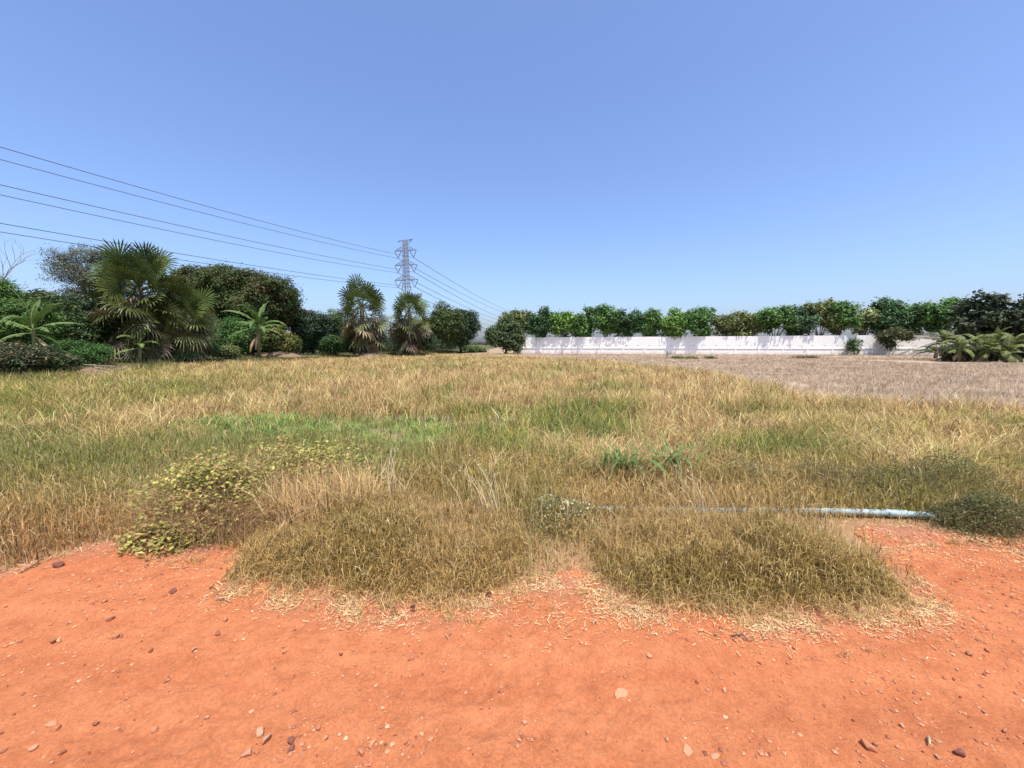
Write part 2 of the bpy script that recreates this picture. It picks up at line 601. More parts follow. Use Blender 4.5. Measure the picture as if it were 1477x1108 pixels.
def clumped(n0, per, Yr, p, rad0, ymin, ymax, mask):
    cx, cy = scatter(n0 / per, Yr, p, 1.55, ymin, ymax)
    k = mask(cx, cy)
    cx, cy = cx[k], cy[k]
    n = len(cx)
    ci = np.repeat(np.arange(n), per)
    a = G.uniform(0, 2 * np.pi, n * per)
    s = np.sqrt(cy / Yr)[ci]
    r = np.abs(G.normal(0, rad0, n * per)) * s
    return cx, cy, ci, cx[ci] + np.cos(a) * r, cy[ci] + np.sin(a) * r, a, r / (rad0 * s)


def field_mask(x, y):
    e = y - edge_y(x)
    front = np.interp(x, [-8, -5.5, -4, -2.6, -1.6, 0.2, 1.0, 3.0, 5.0, 9], [5.6, 5.4, 5.2, 5.0, 4.5, 4.2, 4.1, 4.2, 4.0, 4.6])
    return (y > front + 1.0 * (fbm(x, y, 3, 55) - 0.5)) & (~stub_mask(x, y)) & (x > row_x(y) - 0.6) & (y < 57 - 0.15 * x)


GREEN_PX = [(150, 672), (185, 640), (240, 612), (315, 590), (420, 598), (560, 596), (650, 598), (670, 622), (620, 660), (540, 700), (420, 715), (300, 712), (205, 712)]
GREENP = [(gp(a, b, 0.15).x, gp(a, b, 0.15).y) for a, b in GREEN_PX]

cx, cy, ci, bx, by, az, rr = clumped(860, 12, 5.0, 1.4, 0.085, 3.6, 58, field_mask)
n = len(bx)
tone = fbm(cx * 0.55, cy * 0.55, 4, 61)                         # dry <-> still green
tone2 = fbm(cx * 0.16 + 4, cy * 0.16, 3, 62)
nearfac = sstep(13, 4.5, cy)
rightfac = sstep(1.5, 7, cx) * sstep(14, 6, cy)
greenp = np.clip((tone - 0.47) * 3.0 + nearfac * 0.42 + rightfac * 0.3 + (tone2 - 0.5) * 1.2 - 0.34, 0, 1)
greenp = np.clip(greenp + 0.55 * sstep(-6, -11, cx) * sstep(30, 15, cy) + 0.42 * sstep(1.5, -3, cx) * sstep(13, 7, cy) * sstep(0.35, 0.6, fbm(cx * .4, cy * .7, 3, 69)) + 0.25 * sstep(3.5, 6.5, cx) * sstep(9, 5, cy), 0, 1)
ing = inpoly(cx, cy, GREENP)
pick = G.uniform(0, 1, len(cx))
dry_c = np.array([0.62, 0.445, 0.19]); oliv = np.array([0.33, 0.285, 0.08]); grn = np.array([0.14, 0.22, 0.045])
brn = np.array([0.37, 0.235, 0.105])
cc = np.where((pick < greenp)[:, None], oliv, np.where((G.uniform(0, 1, len(cx)) < 0.30)[:, None], brn, dry_c))
gl = (G.uniform(0, 1, len(cx)) < np.clip((tone - 0.55) * 2.2 + 0.22 * sstep(-0.5, -4, cx) * sstep(12, 6, cy), 0, 0.4))
cc = np.where(gl[:, None], grn, cc)
cc = np.where((ing & (G.uniform(0, 1, len(cx)) < 0.74))[:, None], np.array([0.215, 0.31, 0.075]), cc)
# the yellow tussocks beside the green strip
YEL = [gp(a, b, 0.1) for a, b in ((120, 648), (175, 650), (215, 642), (150, 625), (230, 628), (60, 640), (20, 655))]
yel = np.zeros(len(cx), bool)
for q in YEL: yel |= np.hypot(cx - q.x, (cy - q.y) * 0.8) < 0.55
cc = np.where(yel[:, None], np.array([0.56, 0.41, 0.16]), cc)
cc = cc * (1 + G.normal(0, 0.22, (len(cc), 1))) * (0.72 + 0.56 * fbm(cx * 1.6, cy * 1.6, 3, 64))[:, None]
col = np.clip(cc[ci] * np.exp(G.normal(-0.06, 0.38, (n, 1))) * (1 + G.normal(0, 0.05, (n, 3))), 0.015, 0.9)
hc = 0.28 + 0.36 * fbm(cx * 1.1, cy * 1.1, 3, 63) + G.normal(0, 0.06, len(cx))
hc = hc * np.where(ing, 0.6, 1.0) * (1 - 0.35 * sstep(25, 45, cy))
h = np.clip(hc[ci] * G.uniform(0.55, 1.2, n), 0.08, 0.85)
w = 0.0088 * (by / 5.0) ** 0.66 * G.uniform(0.6, 1.5, n)
lean = np.clip(0.28 + 0.25 * rr + np.abs(G.normal(0, 0.42, n)), 0, 1.9)
az = az + G.normal(0, 0.8, n)
bz = height(bx, by) - 0.01
near = by < 8
parts = [blades(bx[near], by[near], bz[near], h[near], w[near], az[near], lean[near] * 1.25, col[near], 3, 1.3),
         blades(bx[~near], by[~near], bz[~near], h[~near], w[~near], az[~near], lean[~near], col[~near], 2, 1.0)]
o = grass_obj('field_grass', parts, M_grass)
tag(o, 'tall dry straw coloured grass covering the field up to the trees', 'grass', kind='stuff')

# stubble of the harvested plot
cx, cy, ci, bx, by, az, rr = clumped(420, 9, 12.0, 1.3, 0.06, 6.0, 60, lambda x, y: stub_mask(x, y) & (y < 57 - 0.13 * x) & ~((x > 33) & (y > 31.5) & (y < 37)))
n = len(bx)
tn = fbm(cx * 0.5, cy * 1.4, 4, 71)
c0 = np.where((tn + 0.20 * np.sin((cx * 0.97 + cy * 0.24) * 2 * np.pi / 1.1) > 0.50)[:, None], np.array([0.64, 0.495, 0.335]), np.array([0.43, 0.32, 0.20]))
c0 = np.where((G.uniform(0, 1, len(cx)) < 0.10)[:, None], np.array([0.78, 0.66, 0.52]), c0)  # scattered whitish clumps: sun glints painted into the straw colour
col = np.clip(c0[ci] * (1 + G.normal(0, 0.2, (n, 1))), 0.02, 0.9)
h = G.uniform(0.07, 0.22, n)
w = 0.010 * (by / 12.0) ** 0.7 * G.uniform(0.6, 1.5, n)
lean = np.abs(G.normal(0.3, 0.45, n))
parts = [blades(bx, by, height(bx, by) - 0.005, h, w, az + G.normal(0, 0.9, n), lean, col, 2)]
o = grass_obj('rice_stubble', parts, M_grass)
tag(o, 'short pinkish grey rice stubble on the harvested plot', 'stubble', kind='stuff')


# verge grass between the road and the field (olive brown, short and wiry)
def verge_mask(x, y):
    front = np.interp(x, [-8, -5.5, -4, -2.6, -1.6, 0.2, 1.0, 3.0, 5.0, 9], [5.6, 5.4, 5.2, 5.0, 4.5, 4.2, 4.1, 4.2, 4.0, 4.6])
    e = y - edge_y(x)
    thin = G.uniform(0, 1, len(x)) < sstep(0.0, 0.28, e)
    return (e > 0) & thin & (y < front + 0.8)


def in_mats(x, y):
    r = np.zeros(x.shape, int)
    for i, (mx_, my_, rx, ry, hh) in enumerate(MATS):
        q = ((x - mx_) / rx) ** 2 + ((y - my_) / ry) ** 2
        q = q + 0.9 * (fbm(x * 2.3, y * 2.3, 4, 51) - 0.5)
        r = np.where((q < 1.0) | ((np.abs(x - mx_ + 0.05) < rx * 0.90 + 0.25 * (fbm(x * 3, y * 3, 3, 54) - 0.5)) & (y < my_)), i + 1, r)
    return r


k = 300000
bx = G.uniform(-9.5, 8.5, k); by = G.uniform(2.0, 6.3, k)
keep = verge_mask(bx, by) & (G.uniform(0, 1, k) < np.clip(1.25 - 0.10 * by, 0.3, 1)) & (in_mats(bx, by) == 0)
bare = sstep(2.55, 2.8, bx) * (by < np.interp(bx, [2.4, 3.0, 3.9, 4.1, 6], [3.42, 3.36, 3.34, 3.1, 3.05]))
keep &= ~((bare > 0.5) & (G.uniform(0, 1, k) < 0.9))
keep &= ~((np.exp(-((bx - 0.38) / 0.2) ** 2) * sstep(3.1, 2.7, by) > 0.3) & (G.uniform(0, 1, k) < 0.30))
bx, by = bx[keep], by[keep]
n = len(bx)
tn = fbm(bx * 1.1, by * 1.1, 4, 81)
leftgreen = sstep(-2.2, -4.0, bx) * sstep(3.3, 4.2, by)
g1 = np.clip((tn - 0.42) * 3 + 0.6 * leftgreen, 0, 1)[:, None]
reddish = (sstep(-2.0, -3.2, bx) * sstep(3.6, 2.8, by))[:, None]
c0 = np.array([0.54, 0.36, 0.125]) * (1 - g1) + np.array([0.32, 0.28, 0.07]) * g1
c0 = c0 * (1 - reddish) + np.array([0.47, 0.26, 0.095]) * reddish
st = G.uniform(0, 1, n) < 0.16
c0 = np.where(st[:, None], np.array([0.62, 0.46, 0.23]), np.where((G.uniform(0, 1, n) < 0.22)[:, None], np.array([0.15, 0.12, 0.045]), c0))
gv = inpoly(bx + 0.5 * (tn - 0.5), by + 0.5 * (tn - 0.5), GREENP) | ((bx < -3.2) & (by > 3.6 + 1.2 * tn))
c0 = np.where((gv & (G.uniform(0, 1, n) < 0.5))[:, None], np.array([0.245, 0.265, 0.08]), c0)
col = np.clip(c0 * (1 + G.normal(0, 0.2, (n, 1))), 0.02, 0.8)
h = (0.10 + 0.20 * tn) * G.uniform(0.5, 1.5, n) * (0.45 + 0.75 * sstep(0, 0.9, by - edge_y(bx)))
w = G.uniform(0.003, 0.0085, n) * np.sqrt(by / 3)
strip = sstep(0.1, 0.4, bx) * sstep(2.1, 1.7, bx) * sstep(3.15, 3.3, by) * sstep(3.62, 3.5, by)
strip = sstep(0.1, 0.4, bx) * sstep(2.9, 2.3, bx) * sstep(3.1, 3.25, by) * sstep(3.55, 3.45, by)
h = h * (1 + 0.35 * strip)
notch = np.exp(-((bx - 0.38) / 0.22) ** 2) * sstep(3.15, 2.7, by)
h = h * (1 - 0.55 * notch)
tang = G.uniform(0, 1, n) < 0.5
zz = height(bx, by) - 0.005 + np.where(tang, h * G.uniform(0, 0.9, n), 0)
h = np.where(tang, np.minimum(h, 0.14), h)
parts = [blades(bx, by, zz, h, w, G.uniform(0, 6.283, n), np.where(tang, G.uniform(0.1, 2.2, n), np.abs(G.normal(0.6, 0.45, n))), col, 3, 1.2)]
kt = 110
tx = G.uniform(-4.2, 4.0, kt); ty = edge_y(tx) - np.abs(G.normal(0, 0.10, kt)) - 0.01
ti = np.repeat(np.arange(kt), 14); nt_ = len(ti)
bx = tx[ti] + G.normal(0, .018, nt_); by = ty[ti] + G.normal(0, .014, nt_)
parts.append(blades(bx, by, road_z(bx, by) - .004, G.uniform(.02, .085, nt_), G.uniform(.002, .0042, nt_), G.uniform(0, 6.283, nt_), np.abs(G.normal(.9, .5, nt_)), jit((0.50, 0.36, 0.14), nt_, .3), 3, 1.2))
o = grass_obj('verge_grass', parts, M_grass)
tag(o, 'short olive and brown grass along the edge of the dirt road', 'grass', kind='stuff')

# two dense wiry mounds beside the road
MLAB = ['wide olive brown mound of wiry dry grass beside the vine bush', 'dense wiry grass mound in front of the blue pipe']
for i, (mx_, my_, rx, ry, hh) in enumerate(MATS):
    k = 150000
    bx = G.uniform(mx_ - rx * 1.2, mx_ + rx * 1.2, k); by = G.uniform(my_ - ry * 1.2, my_ + ry * 1.2, k)
    e = by - edge_y(bx)
    q = np.sqrt(((bx - mx_) / rx) ** 2 + ((by - my_) / ry) ** 2)
    keep = (in_mats(bx, by) == i + 1) & (e > -0.08) & (G.uniform(0, 1, k) < 0.04 + 0.96 * sstep(-0.08, 0.30, e + 0.20 * (fbm(bx * 8, by * 8, 3, 53) - 0.5)))
    side = sstep(0.55, 1.0, np.abs(bx - mx_) / rx + 0.35 * (fbm(bx * 5, by * 5, 3, 52) - 0.5))
    keep &= G.uniform(0, 1, k) > 0.82 * side
    bx, by, e, q, side = bx[keep], by[keep], e[keep], q[keep], side[keep]
    n = len(bx)
    tn = fbm(bx * 2.2, by * 2.2, 4, 85 + i); tf = fbm(bx * 9, by * 9, 3, 87 + i)
    deep = (0.015 + 0.34 * tn ** 1.7 + 0.12 * (tf - 0.5)) * (0.25 + 0.85 * sstep(0, 0.32, e)) * (1 - 0.6 * side)
    u = G.uniform(0, 1, n)
    bz = height(bx, by) + deep * u
    g1 = 0.5 * np.clip((tn - 0.46) * 4, 0, 1)[:, None]
    top = sstep(my_ - 0.15, my_ + 0.4, by)[:, None]
    c0 = np.array([0.52, 0.34, 0.115]) * (1 - g1) + np.array([0.30, 0.25, 0.06]) * g1
    c0 = c0 * (1 - 0.4 * top) + np.array([0.52, 0.345, 0.145]) * 0.4 * top
    v = G.uniform(0, 1, n)
    c0 = np.where((v < 0.16)[:, None], np.array([0.66, 0.49, 0.24]), np.where((v > 0.70)[:, None], np.array([0.17, 0.12, 0.035]), c0))
    fr = sstep(0.10, -0.06, e + 0.08 * (tf - 0.5))[:, None]
    c0 = c0 * (1 - 0.8 * fr) + np.array([0.66, 0.46, 0.21]) * 0.8 * fr
    col = np.clip(c0 * (1 + G.normal(0, 0.22, (n, 1))), 0.02, 0.85)
    h = G.uniform(0.03, 0.11, n)
    w = G.uniform(0.0022, 0.0052, n)
    base = (mx_, my_, 0)
    th = thing('grass_mound', MLAB[i], 'grass mound', base)
    p1 = blades(bx, by, bz, h, w, G.uniform(0, 6.283, n), G.uniform(0.1, 2.3, n), col, 3, 1.1, 0.4)
    grass_obj('wiry_blades', [p1], M_grass, parent=th, base=base)
    k = 1600                                               # longer pale stalks standing out of it
    a = G.uniform(0, 6.283, k); q = np.sqrt(G.uniform(0, 1, k))
    bx = mx_ + rx * q * np.cos(a); by = my_ + ry * q * np.sin(a) * 0.9 + 0.06
    kp = (by - edge_y(bx)) > 0.22
    bx, by = bx[kp], by[kp]; n = len(bx)
    p2 = blades(bx, by, height(bx, by), G.uniform(0.12, 0.40, n), G.uniform(0.0022, 0.0048, n), G.uniform(0, 6.283, n),
                np.abs(G.normal(0.35, 0.3, n)), jit((0.58, 0.42, 0.19), n), 3, 1.4)
    grass_obj('pale_stalks', [p2], M_grass, parent=th, base=base)

# straw and chaff lying along the verge
k = 82000
bx = G.uniform(-5.2, 5.2, k)
e = G.normal(-0.035, 0.11, k)
by = edge_y(bx) + e * np.interp(bx, [-3, -2, -1, 0.1, 0.3, 0.46, 0.7, 2.6, 3.2], [0.8, 0.8, 0.8, 0.9, 1.5, 1.5, 0.9, 0.9, 1.8]) + 0.02
dens = np.interp(bx, [-5, -2.2, -1.6, -0.8, 0.5, 1.5, 2.6, 5], [0.18, 0.2, 0.45, 1, 1, 0.9, 0.6, 0.45]) * (0.12 + sstep(0.40, 0.68, fbm(bx * 5, by * 5, 4, 95)))
kp = G.uniform(0, 1, k) < dens
bx, by = bx[kp], by[kp]; n = len(bx)
az = G.uniform(0, 6.283, n)
L = np.exp(G.normal(-4.25, 0.6, n)); wd = G.uniform(0.0012, 0.0040, n)
z = np.maximum(road_z(bx, by), height(bx, by)) + G.uniform(0.002, 0.014, n)
dz = G.normal(0, 0.12, n) * L
d = np.stack([np.cos(az) * L * 0.5, np.sin(az) * L * 0.5, dz], 1)
s = np.stack([-np.sin(az) * wd * 0.5, np.cos(az) * wd * 0.5, G.normal(0, 0.3, n) * wd], 1)
c = np.stack([bx, by, z], 1)
V = np.stack([c - d - s, c - d + s, c + d + s, c + d - s], 1).reshape(-1, 3)
col = np.repeat(jit((0.70, 0.49, 0.25), n, 0.25, 0.04), 4, 0)
o = mesh_np('straw_litter', V, [(np.arange(n) * 4)[:, None] + np.arange(4)[None]], M_grass, col)
tag(o, 'pale broken straw scattered along the road edge', 'straw', kind='stuff')


# ------------------------------------------------------------------ leaves
def leaf_arrays(pos, nrm, length, width, col, roll=None):
    """one folded diamond per leaf"""
    n = len(pos)
    nrm = nrm / np.linalg.norm(nrm, axis=1, keepdims=True)
    t = G.normal(0, 1, (n, 3))
    t = t - nrm * np.sum(t * nrm, 1, keepdims=True)
    t = t / np.linalg.norm(t, axis=1, keepdims=True)
    b = np.cross(nrm, t)
    L = np.broadcast_to(length, n)[:, None]; Wd = np.broadcast_to(width, n)[:, None]
    V = np.stack([pos - t * L * 0.5, pos + b * Wd * 0.5 - t * L * 0.06 + nrm * Wd * 0.12, pos + t * L * 0.5 - nrm * L * 0.10,
                  pos - b * Wd * 0.5 - t * L * 0.06 + nrm * Wd * 0.12], 1).reshape(-1, 3)
    q = (np.arange(n) * 4)[:, None] + np.arange(4)[None]
    return V, q, np.repeat(col, 4, 0)


def crown_points(lobes, clumps, per, sig, fill=0.25, up=0.25):
    """lobes: (cx,cy,cz,rx,ry,rz); points gathered in leaf clumps near the lobes' surfaces"""
    P, Nn, K = [], [], []
    base = 0
    for (x, y, z, rx, ry, rz_) in lobes:
        area = 4 * math.pi * ((rx * ry) ** 1.6 / 3 + 2 * ((rx + ry) / 2 * rz_) ** 1.6 / 3) ** (1 / 1.6)
        m = int(np.clip(clumps / 30.0 * 1.15 * area / (math.pi * (1.25 * sig) ** 2), 5, 400))
        d = G.normal(0, 1, (m, 3)); d[:, 2] += up
        d /= np.linalg.norm(d, axis=1, keepdims=True)
        r = np.where(G.uniform(0, 1, m) < fill, G.uniform(0.2, 0.8, m), G.uniform(0.80, 1.10, m))
        c = np.array([x, y, z]) + d * r[:, None] * np.array([rx, ry, rz_])
        s = sig * G.uniform(0.6, 1.4, (m, 1))
        pp = c[:, None, :] + G.normal(0, 1, (m, per, 3)) * s[:, :, None] * np.array([1, 1, 0.75])
        nn = d[:, None, :] * 0.6 + G.normal(0, 0.5, (m, per, 3)) + np.array([0, 0, 0.75])
        P.append(pp.reshape(-1, 3)); Nn.append(nn.reshape(-1, 3))
        K.append(np.repeat(np.arange(base, base + m), per)); base += m
    return np.concatenate(P), np.concatenate(Nn), np.concatenate(K)


def auto_lobes(cx, cy, z0, z1, rx, ry, n, seed, shape='round', sr=(0.34, 0.5)):
    g = np.random.default_rng(seed)
    H = z1 - z0; cz = (z0 + z1) / 2
    L = []
    for i in range(n):
        while True:
            p = g.uniform(-1, 1, 3)
            if np.dot(p, p) < 1: break
        if shape == 'column':
            fx = 0.72
        elif sr[0] < 0.3:
            fx = 0.80
        elif shape == 'dome':
            fx = 0.75 if p[2] < 0.3 else 0.55
        else:
            fx = 0.62
        s = g.uniform(*sr)
        pz = p[2] * (1 - s) * 1.05
        taper = math.sqrt(max(0.15, 1 - pz * pz)) if shape != 'column' else 1.0
        L.append((cx + p[0] * rx * fx * taper * 1.1, cy + p[1] * ry * fx * taper * 1.1, cz + pz * H / 2, rx * s * 1.15, ry * s * 1.15, H / 2 * s * 1.05))
    return L


def crown(name, lobes, clumps, per, sig, leaf, col, parent, base, mat=None, fill=0.25, cvar=0.22, ratio=0.5, up=0.25, minz=None, alt=None):
    per = int(np.clip(1.5 * math.pi * (1.3 * sig) ** 2 / (leaf * leaf * ratio * 0.5), 6, 60))
    P, Nn, K = crown_points(lobes, clumps, per, sig, fill, up)
    if minz is not None:
        kp = P[:, 2] > minz
        P, Nn, K = P[kp], Nn[kp], K[kp]
    n = len(P)
    col = tuple(k_ * 1.45 for k_ in col)
    if alt is not None: alt = (tuple(k_ * 1.35 for k_ in alt[0]), alt[1])
    kc = 1 + np.clip(G.normal(0, cvar, (K.max() + 1, 1)), -0.5, 0.7)
    c = np.array(col)[None] * kc
    if alt is not None:
        a, frac = alt
        pick = (G.uniform(0, 1, K.max() + 1) < frac)[:, None]
        c = np.where(pick, np.array(a)[None] * kc, c)
    c = c[K] * (1 + G.normal(0, 0.18, (n, 1))) * (1 + G.normal(0, 0.05, (n, 3)))
    V, q, C = leaf_arrays(P, Nn, leaf * G.uniform(0.7, 1.3, n), leaf * ratio * G.uniform(0.8, 1.2, n), np.clip(c, 0.008, 0.6))
    return mesh_np(name, V, [q], mat or M_leaf, C, parent=parent, base=base)


def trunk(parent, base, lobes, r0, col=(0.16, 0.12, 0.085), forks=5, split=0.3, seed=0):
    g = random.Random(seed)
    mb = MB()
    b = Vector(base)
    zt = max(l[2] for l in lobes)
    top = b + Vector((g.uniform(-.2, .2), g.uniform(-.2, .2), (zt - b.z) * split))
    mb.tube([b - Vector((0, 0, 0.15)), b + (top - b) * 0.15, b + (top - b) * 0.6 + Vector((g.uniform(-.08, .08), 0, 0)), top],
            [r0 * 1.4, r0, r0 * 0.85, r0 * 0.75], 8, col)
    for l in lobes[:forks + 4]:
        e = Vector(l[:3])
        m = top.lerp(e, 0.5) + Vector((g.uniform(-.2, .2), g.uniform(-.2, .2), g.uniform(0, .3)))
        mb.tube([top - Vector((0, 0, r0 * 0.5)), m, e, e + Vector((g.uniform(-.3, .3), g.uniform(-.3, .3), l[5] * 0.8))],
                [r0 * 0.55, r0 * 0.38, r0 * 0.2, r0 * 0.07], 5, col)
    return mb.build('trunk', M_bark, parent, base, True)


def tree(name, label, cat, x0, x1, ytop, Y, col, base_off=0.0, group=None, n=9, shape='round', leaf=0.3, clumps=26, per=12, sig=0.22,
         depth=None, bottom=0.12, r0=0.14, mat=None, fill=0.25, seed=1, ratio=0.55, cvar=0.22, up=0.25, split=0.3, alt=None, dy=0.0, sr=(0.34, 0.5), trunk_col=(0.16, 0.12, 0.085)):
    a = at(x0, ytop, Y); b = at(x1, ytop, Y)
    cx = (a.x + b.x) / 2; rx = (b.x - a.x) / 2; zt = a.z
    ry = depth if depth else rx
    gz = hz(cx, Y + dy)
    base = (cx, Y + dy, gz)
    H = zt - gz
    lb = auto_lobes(cx, Y + dy, gz + H * bottom, zt, rx, ry, n, seed, shape, sr)
    th = thing(name, label, cat, base, group)
    crown('crown', lb, clumps, per, sig, leaf, col, th, base, mat, fill, cvar, ratio, up, gz + 0.02, alt)
    trunk(th, base, lb, r0, trunk_col, min(n, 6), split, seed)
    return th


# ------------------------------------------------------------------ the white boundary wall
WA = Vector((gp(741, 511.2).x, gp(741, 511.2).y, 0)); WB = Vector((58.5, 50.0, 0))
WA = Vector((0.3, 59.5, 0))
wd_ = (WB - WA); WL = wd_.length; wu = wd_ / WL; wnrm = Vector((wu.y, -wu.x, 0))     # normal towards the road
WZ = 0.03
WH = 2.52


def wp(s, off, z):
    p = WA + wu * s + wnrm * off
    return (p.x, p.y, WZ + z)


wall = thing('boundary_wall', 'long white painted concrete wall across the far edge of the field', 'wall', (WA.x, WA.y, WZ))
wb = (WA.x, WA.y, WZ)
S0, LEDGE, NB = 1.0, 0.98, 19
bay = (WL - S0) / NB
for i in range(NB):
    mb = MB()
    s0, s1 = S0 + i * bay, S0 + (i + 1) * bay
    rise = 0.012 * i
    mb.box(s0 + 0.004, s1 - 0.004, 0, 0.14, LEDGE, WH + rise, fn=lambda s, o_, z: wp(s, -o_, z))
    mb.box(s0 + 0.12, s1 - 0.12, -0.03, 0.14, -0.3, LEDGE - 0.12, fn=lambda s, o_, z: wp(s, -o_, z))
    mb.build('panel', M_wall, wall, wb)
mb = MB(); mb.box(S0 - 0.5, S0 - 0.004, -0.02, 0.14, -0.3, LEDGE - 0.02, fn=lambda s, o_, z: wp(s, -o_, z)); mb.build('panel', M_wall, wall, wb)
mb = MB(); mb.box(S0 - 0.5, WL, -0.10, 0.135, LEDGE - 0.12, LEDGE + 0.003, fn=lambda s, o_, z: wp(s, -o_, z)); mb.build('ledge', M_wall, wall, wb)
for i in range(NB + 1):
    s = S0 + i * bay
    mb = MB(); mb.box(s - 0.115, s + 0.115, -0.075, 0.137, -0.3, LEDGE - 0.121, fn=lambda q, o_, z: wp(q, -o_, z)); mb.build('post', M_wall, wall, wb)
for i in range(NB * 2):
    s = S0 + (i + 0.35) * bay / 2
    mb = MB(); mb.box(s - 0.17, s + 0.17, -0.006, 0.02, LEDGE + 0.30, LEDGE + 0.37, fn=lambda q, o_, z: wp(q, -o_, z)); mb.build('weep_slot', M_walld, wall, wb)
mb = MB(); mb.box(S0 - 0.5, WL, -0.16, 0.2, -0.3, 0.06, fn=lambda q, o_, z: wp(q, -o_, z)); mb.build('footing', M_walld, wall, wb)

# ------------------------------------------------------------------ trees behind the wall
def wall_y(px):
    d = ray(px, 500); k = d[0] / d[1]
    # y such that point (k*y, y) lies on the wall line
    t = (k * WA.y - WA.x) / (wu.x - k * wu.y)
    return WA.y + wu.y * t


GB = 'trees behind the white wall'
g_mid = (0.052, 0.098, 0.026); g_drk = (0.034, 0.066, 0.024); g_lit = (0.078, 0.135, 0.030); g_olv = (0.085, 0.098, 0.036); g_blu = (0.042, 0.075, 0.036)
WT = [  # x0, x1, top, overhang offset behind wall, colour, shape, label, extra
    (724, 778, 445, 3.2, g_olv, 'round', 'tall olive tree over the end of the white wall, behind the round leafy shrub', {}),
    (766, 800, 443, 1.1, g_drk, 'column', 'dark green narrow tree next to the olive tree at the wall end', {}),
    (797, 829, 448, 1.0, g_lit, 'column', 'yellow green low tree between two darker taller ones above the wall', {}),
    (826, 859, 441, 1.2, g_mid, 'column', 'deep green tree with two-pointed top behind the white wall', {}),
    (855, 891, 437, 1.1, g_mid, 'column', 'tallest green tree among the upright ones near the wall end', {}),
    (885, 926, 442, 1.3, g_drk, 'column', 'broad square-topped dark tree just before the lone narrow tree', {}),
    (925, 953, 446, 1.5, g_mid, 'column', 'narrow tree standing alone between two gaps of sky above the wall', {}),
    (956, 992, 446, 1.2, g_lit, 'column', 'bright green tree directly after the gap behind the thin grey field post', {}),
    (986, 1035, 443, 1.1, g_mid, 'round', 'wide green tree above the small pale post top on the wall', {}),
    (1029, 1098, 447, 1.6, g_olv, 'dome', 'low spreading olive tree with brownish side over the bright wall stretch', {}),
    (1094, 1143, 436, 1.2, g_mid, 'round', 'big smooth round-topped green tree behind the middle of the wall', {}),
    (1138, 1175, 438, 1.4, g_blu, 'round', 'dark bluish tree touching the big smooth round-topped one', {}),
    (1168, 1207, 427, 1.3, g_olv, 'column', 'tall thin-leaved olive tree rising above its dark neighbours', {'clumps': 17}),
    (1198, 1237, 428, 1.2, g_mid, 'round', 'full green tree above the small shrub growing against the wall', {}),
    (1232, 1270, 431, 1.6, (0.11, 0.13, 0.05), 'column', 'pale sparse feathery tree between two full dark crowns', {'clumps': 13}),
    (1262, 1308, 427, 1.2, g_drk, 'round', 'dark full tree directly behind the mushroom-shaped tree', {}),
    (1300, 1348, 430, 1.4, g_mid, 'round', 'green tree with sky holes low in its crown behind the wall', {'clumps': 20}),
    (1340, 1394, 427, 1.3, g_mid, 'dome', 'knobbly-topped green tree behind the young coconut palm', {}),
]
for i, (x0, x1, yt, off, c, shp, lab, ex) in enumerate(WT):
    Yw = wall_y((x0 + x1) / 2) + off
    c = tuple(k * 1.5 for k in c)
    tree('broadleaf_tree', lab, 'tree', x0 - 5, x1 + 5, yt, Yw - 0.03, c, group=GB, shape=shp, n=20, sr=(0.20, 0.40), leaf=0.36, clumps=ex.get('clumps', 30), per=11,
         sig=0.24, bottom=0.31, seed=100 + i, depth=1.85, r0=0.13, fill=0.3, cvar=0.26, alt=(tuple(k * 1.45 for k in c), 0.18))

# trees and shrubs in front of the wall
tree('round_shrub', 'round dark leafy shrub in front of the end of the white wall', 'shrub', 703, 757, 462, 58.0, (0.058, 0.085, 0.032), n=14, leaf=0.34,
     clumps=30, per=12, sig=0.22, bottom=0.0, seed=140, shape='dome', alt=((0.10, 0.115, 0.05), 0.2))
tree('wall_shrub', 'small leafy shrub growing against the white wall', 'shrub', 1222, 1244, 483, 51.2, (0.065, 0.105, 0.035), n=7, leaf=0.22, clumps=12, per=9,
     sig=0.14, bottom=0.05, seed=141, r0=0.05)
# mushroom-shaped tree
b0 = gp(1290, 508); base = (b0.x, 50.0, hz(b0.x, 50.0))
th = thing('small_tree', 'mushroom-shaped dark tree on a narrow stem before the wall', 'tree', base)
cxm = at(1291, 487, 50).x
lb = []
g = np.random.default_rng(5)
for i in range(14):
    a = g.uniform(0, 6.28); q = math.sqrt(g.uniform(0, 1))
    lb.append((cxm + 1.55 * q * math.cos(a), 50 + 1.2 * q * math.sin(a), base[2] + 2.45 + 0.75 * (1 - q) + g.uniform(-0.2, 0.3), 0.7, 0.6, 0.5))
for i in range(5):
    lb.append((cxm - 0.5 + g.uniform(-.4, .4), 50 + g.uniform(-.3, .3), base[2] + 1.2 + 0.2 * i, 0.55, 0.45, 0.45))
crown('crown', lb, 20, 12, 0.15, 0.24, (0.06, 0.075, 0.03), th, base, None, 0.35, 0.25, 0.55, 0.4, None, ((0.12, 0.11, 0.05), 0.25))
trunk(th, base, lb, 0.11, (0.10, 0.08, 0.06), 6, 0.35, 5)

# big dark large-leaved trees beside the banana grove
for i, (x0, x1, yt, Yd, lab) in enumerate([
        (1384, 1448, 414, 44.0, 'dark large-leaved tree with knobbly top behind the banana grove'),
        (1432, 1505, 406, 41.0, 'tallest dark large-leaved tree above the banana grove at the field corner'),
        (1490, 1580, 412, 40.0, 'dark tree beyond the tallest one at the corner of the field')]):
    tree('teak_tree', lab, 'tree', x0, x1, yt, Yd, (0.050, 0.068, 0.034), n=30, sr=(0.12, 0.28), leaf=0.40, clumps=20, per=9, sig=0.20, bottom=0.10, seed=150 + i, r0=0.2,
         ratio=0.75, fill=0.25, cvar=0.35, group='dark trees at the field corner', alt=((0.075, 0.085, 0.05), 0.15))

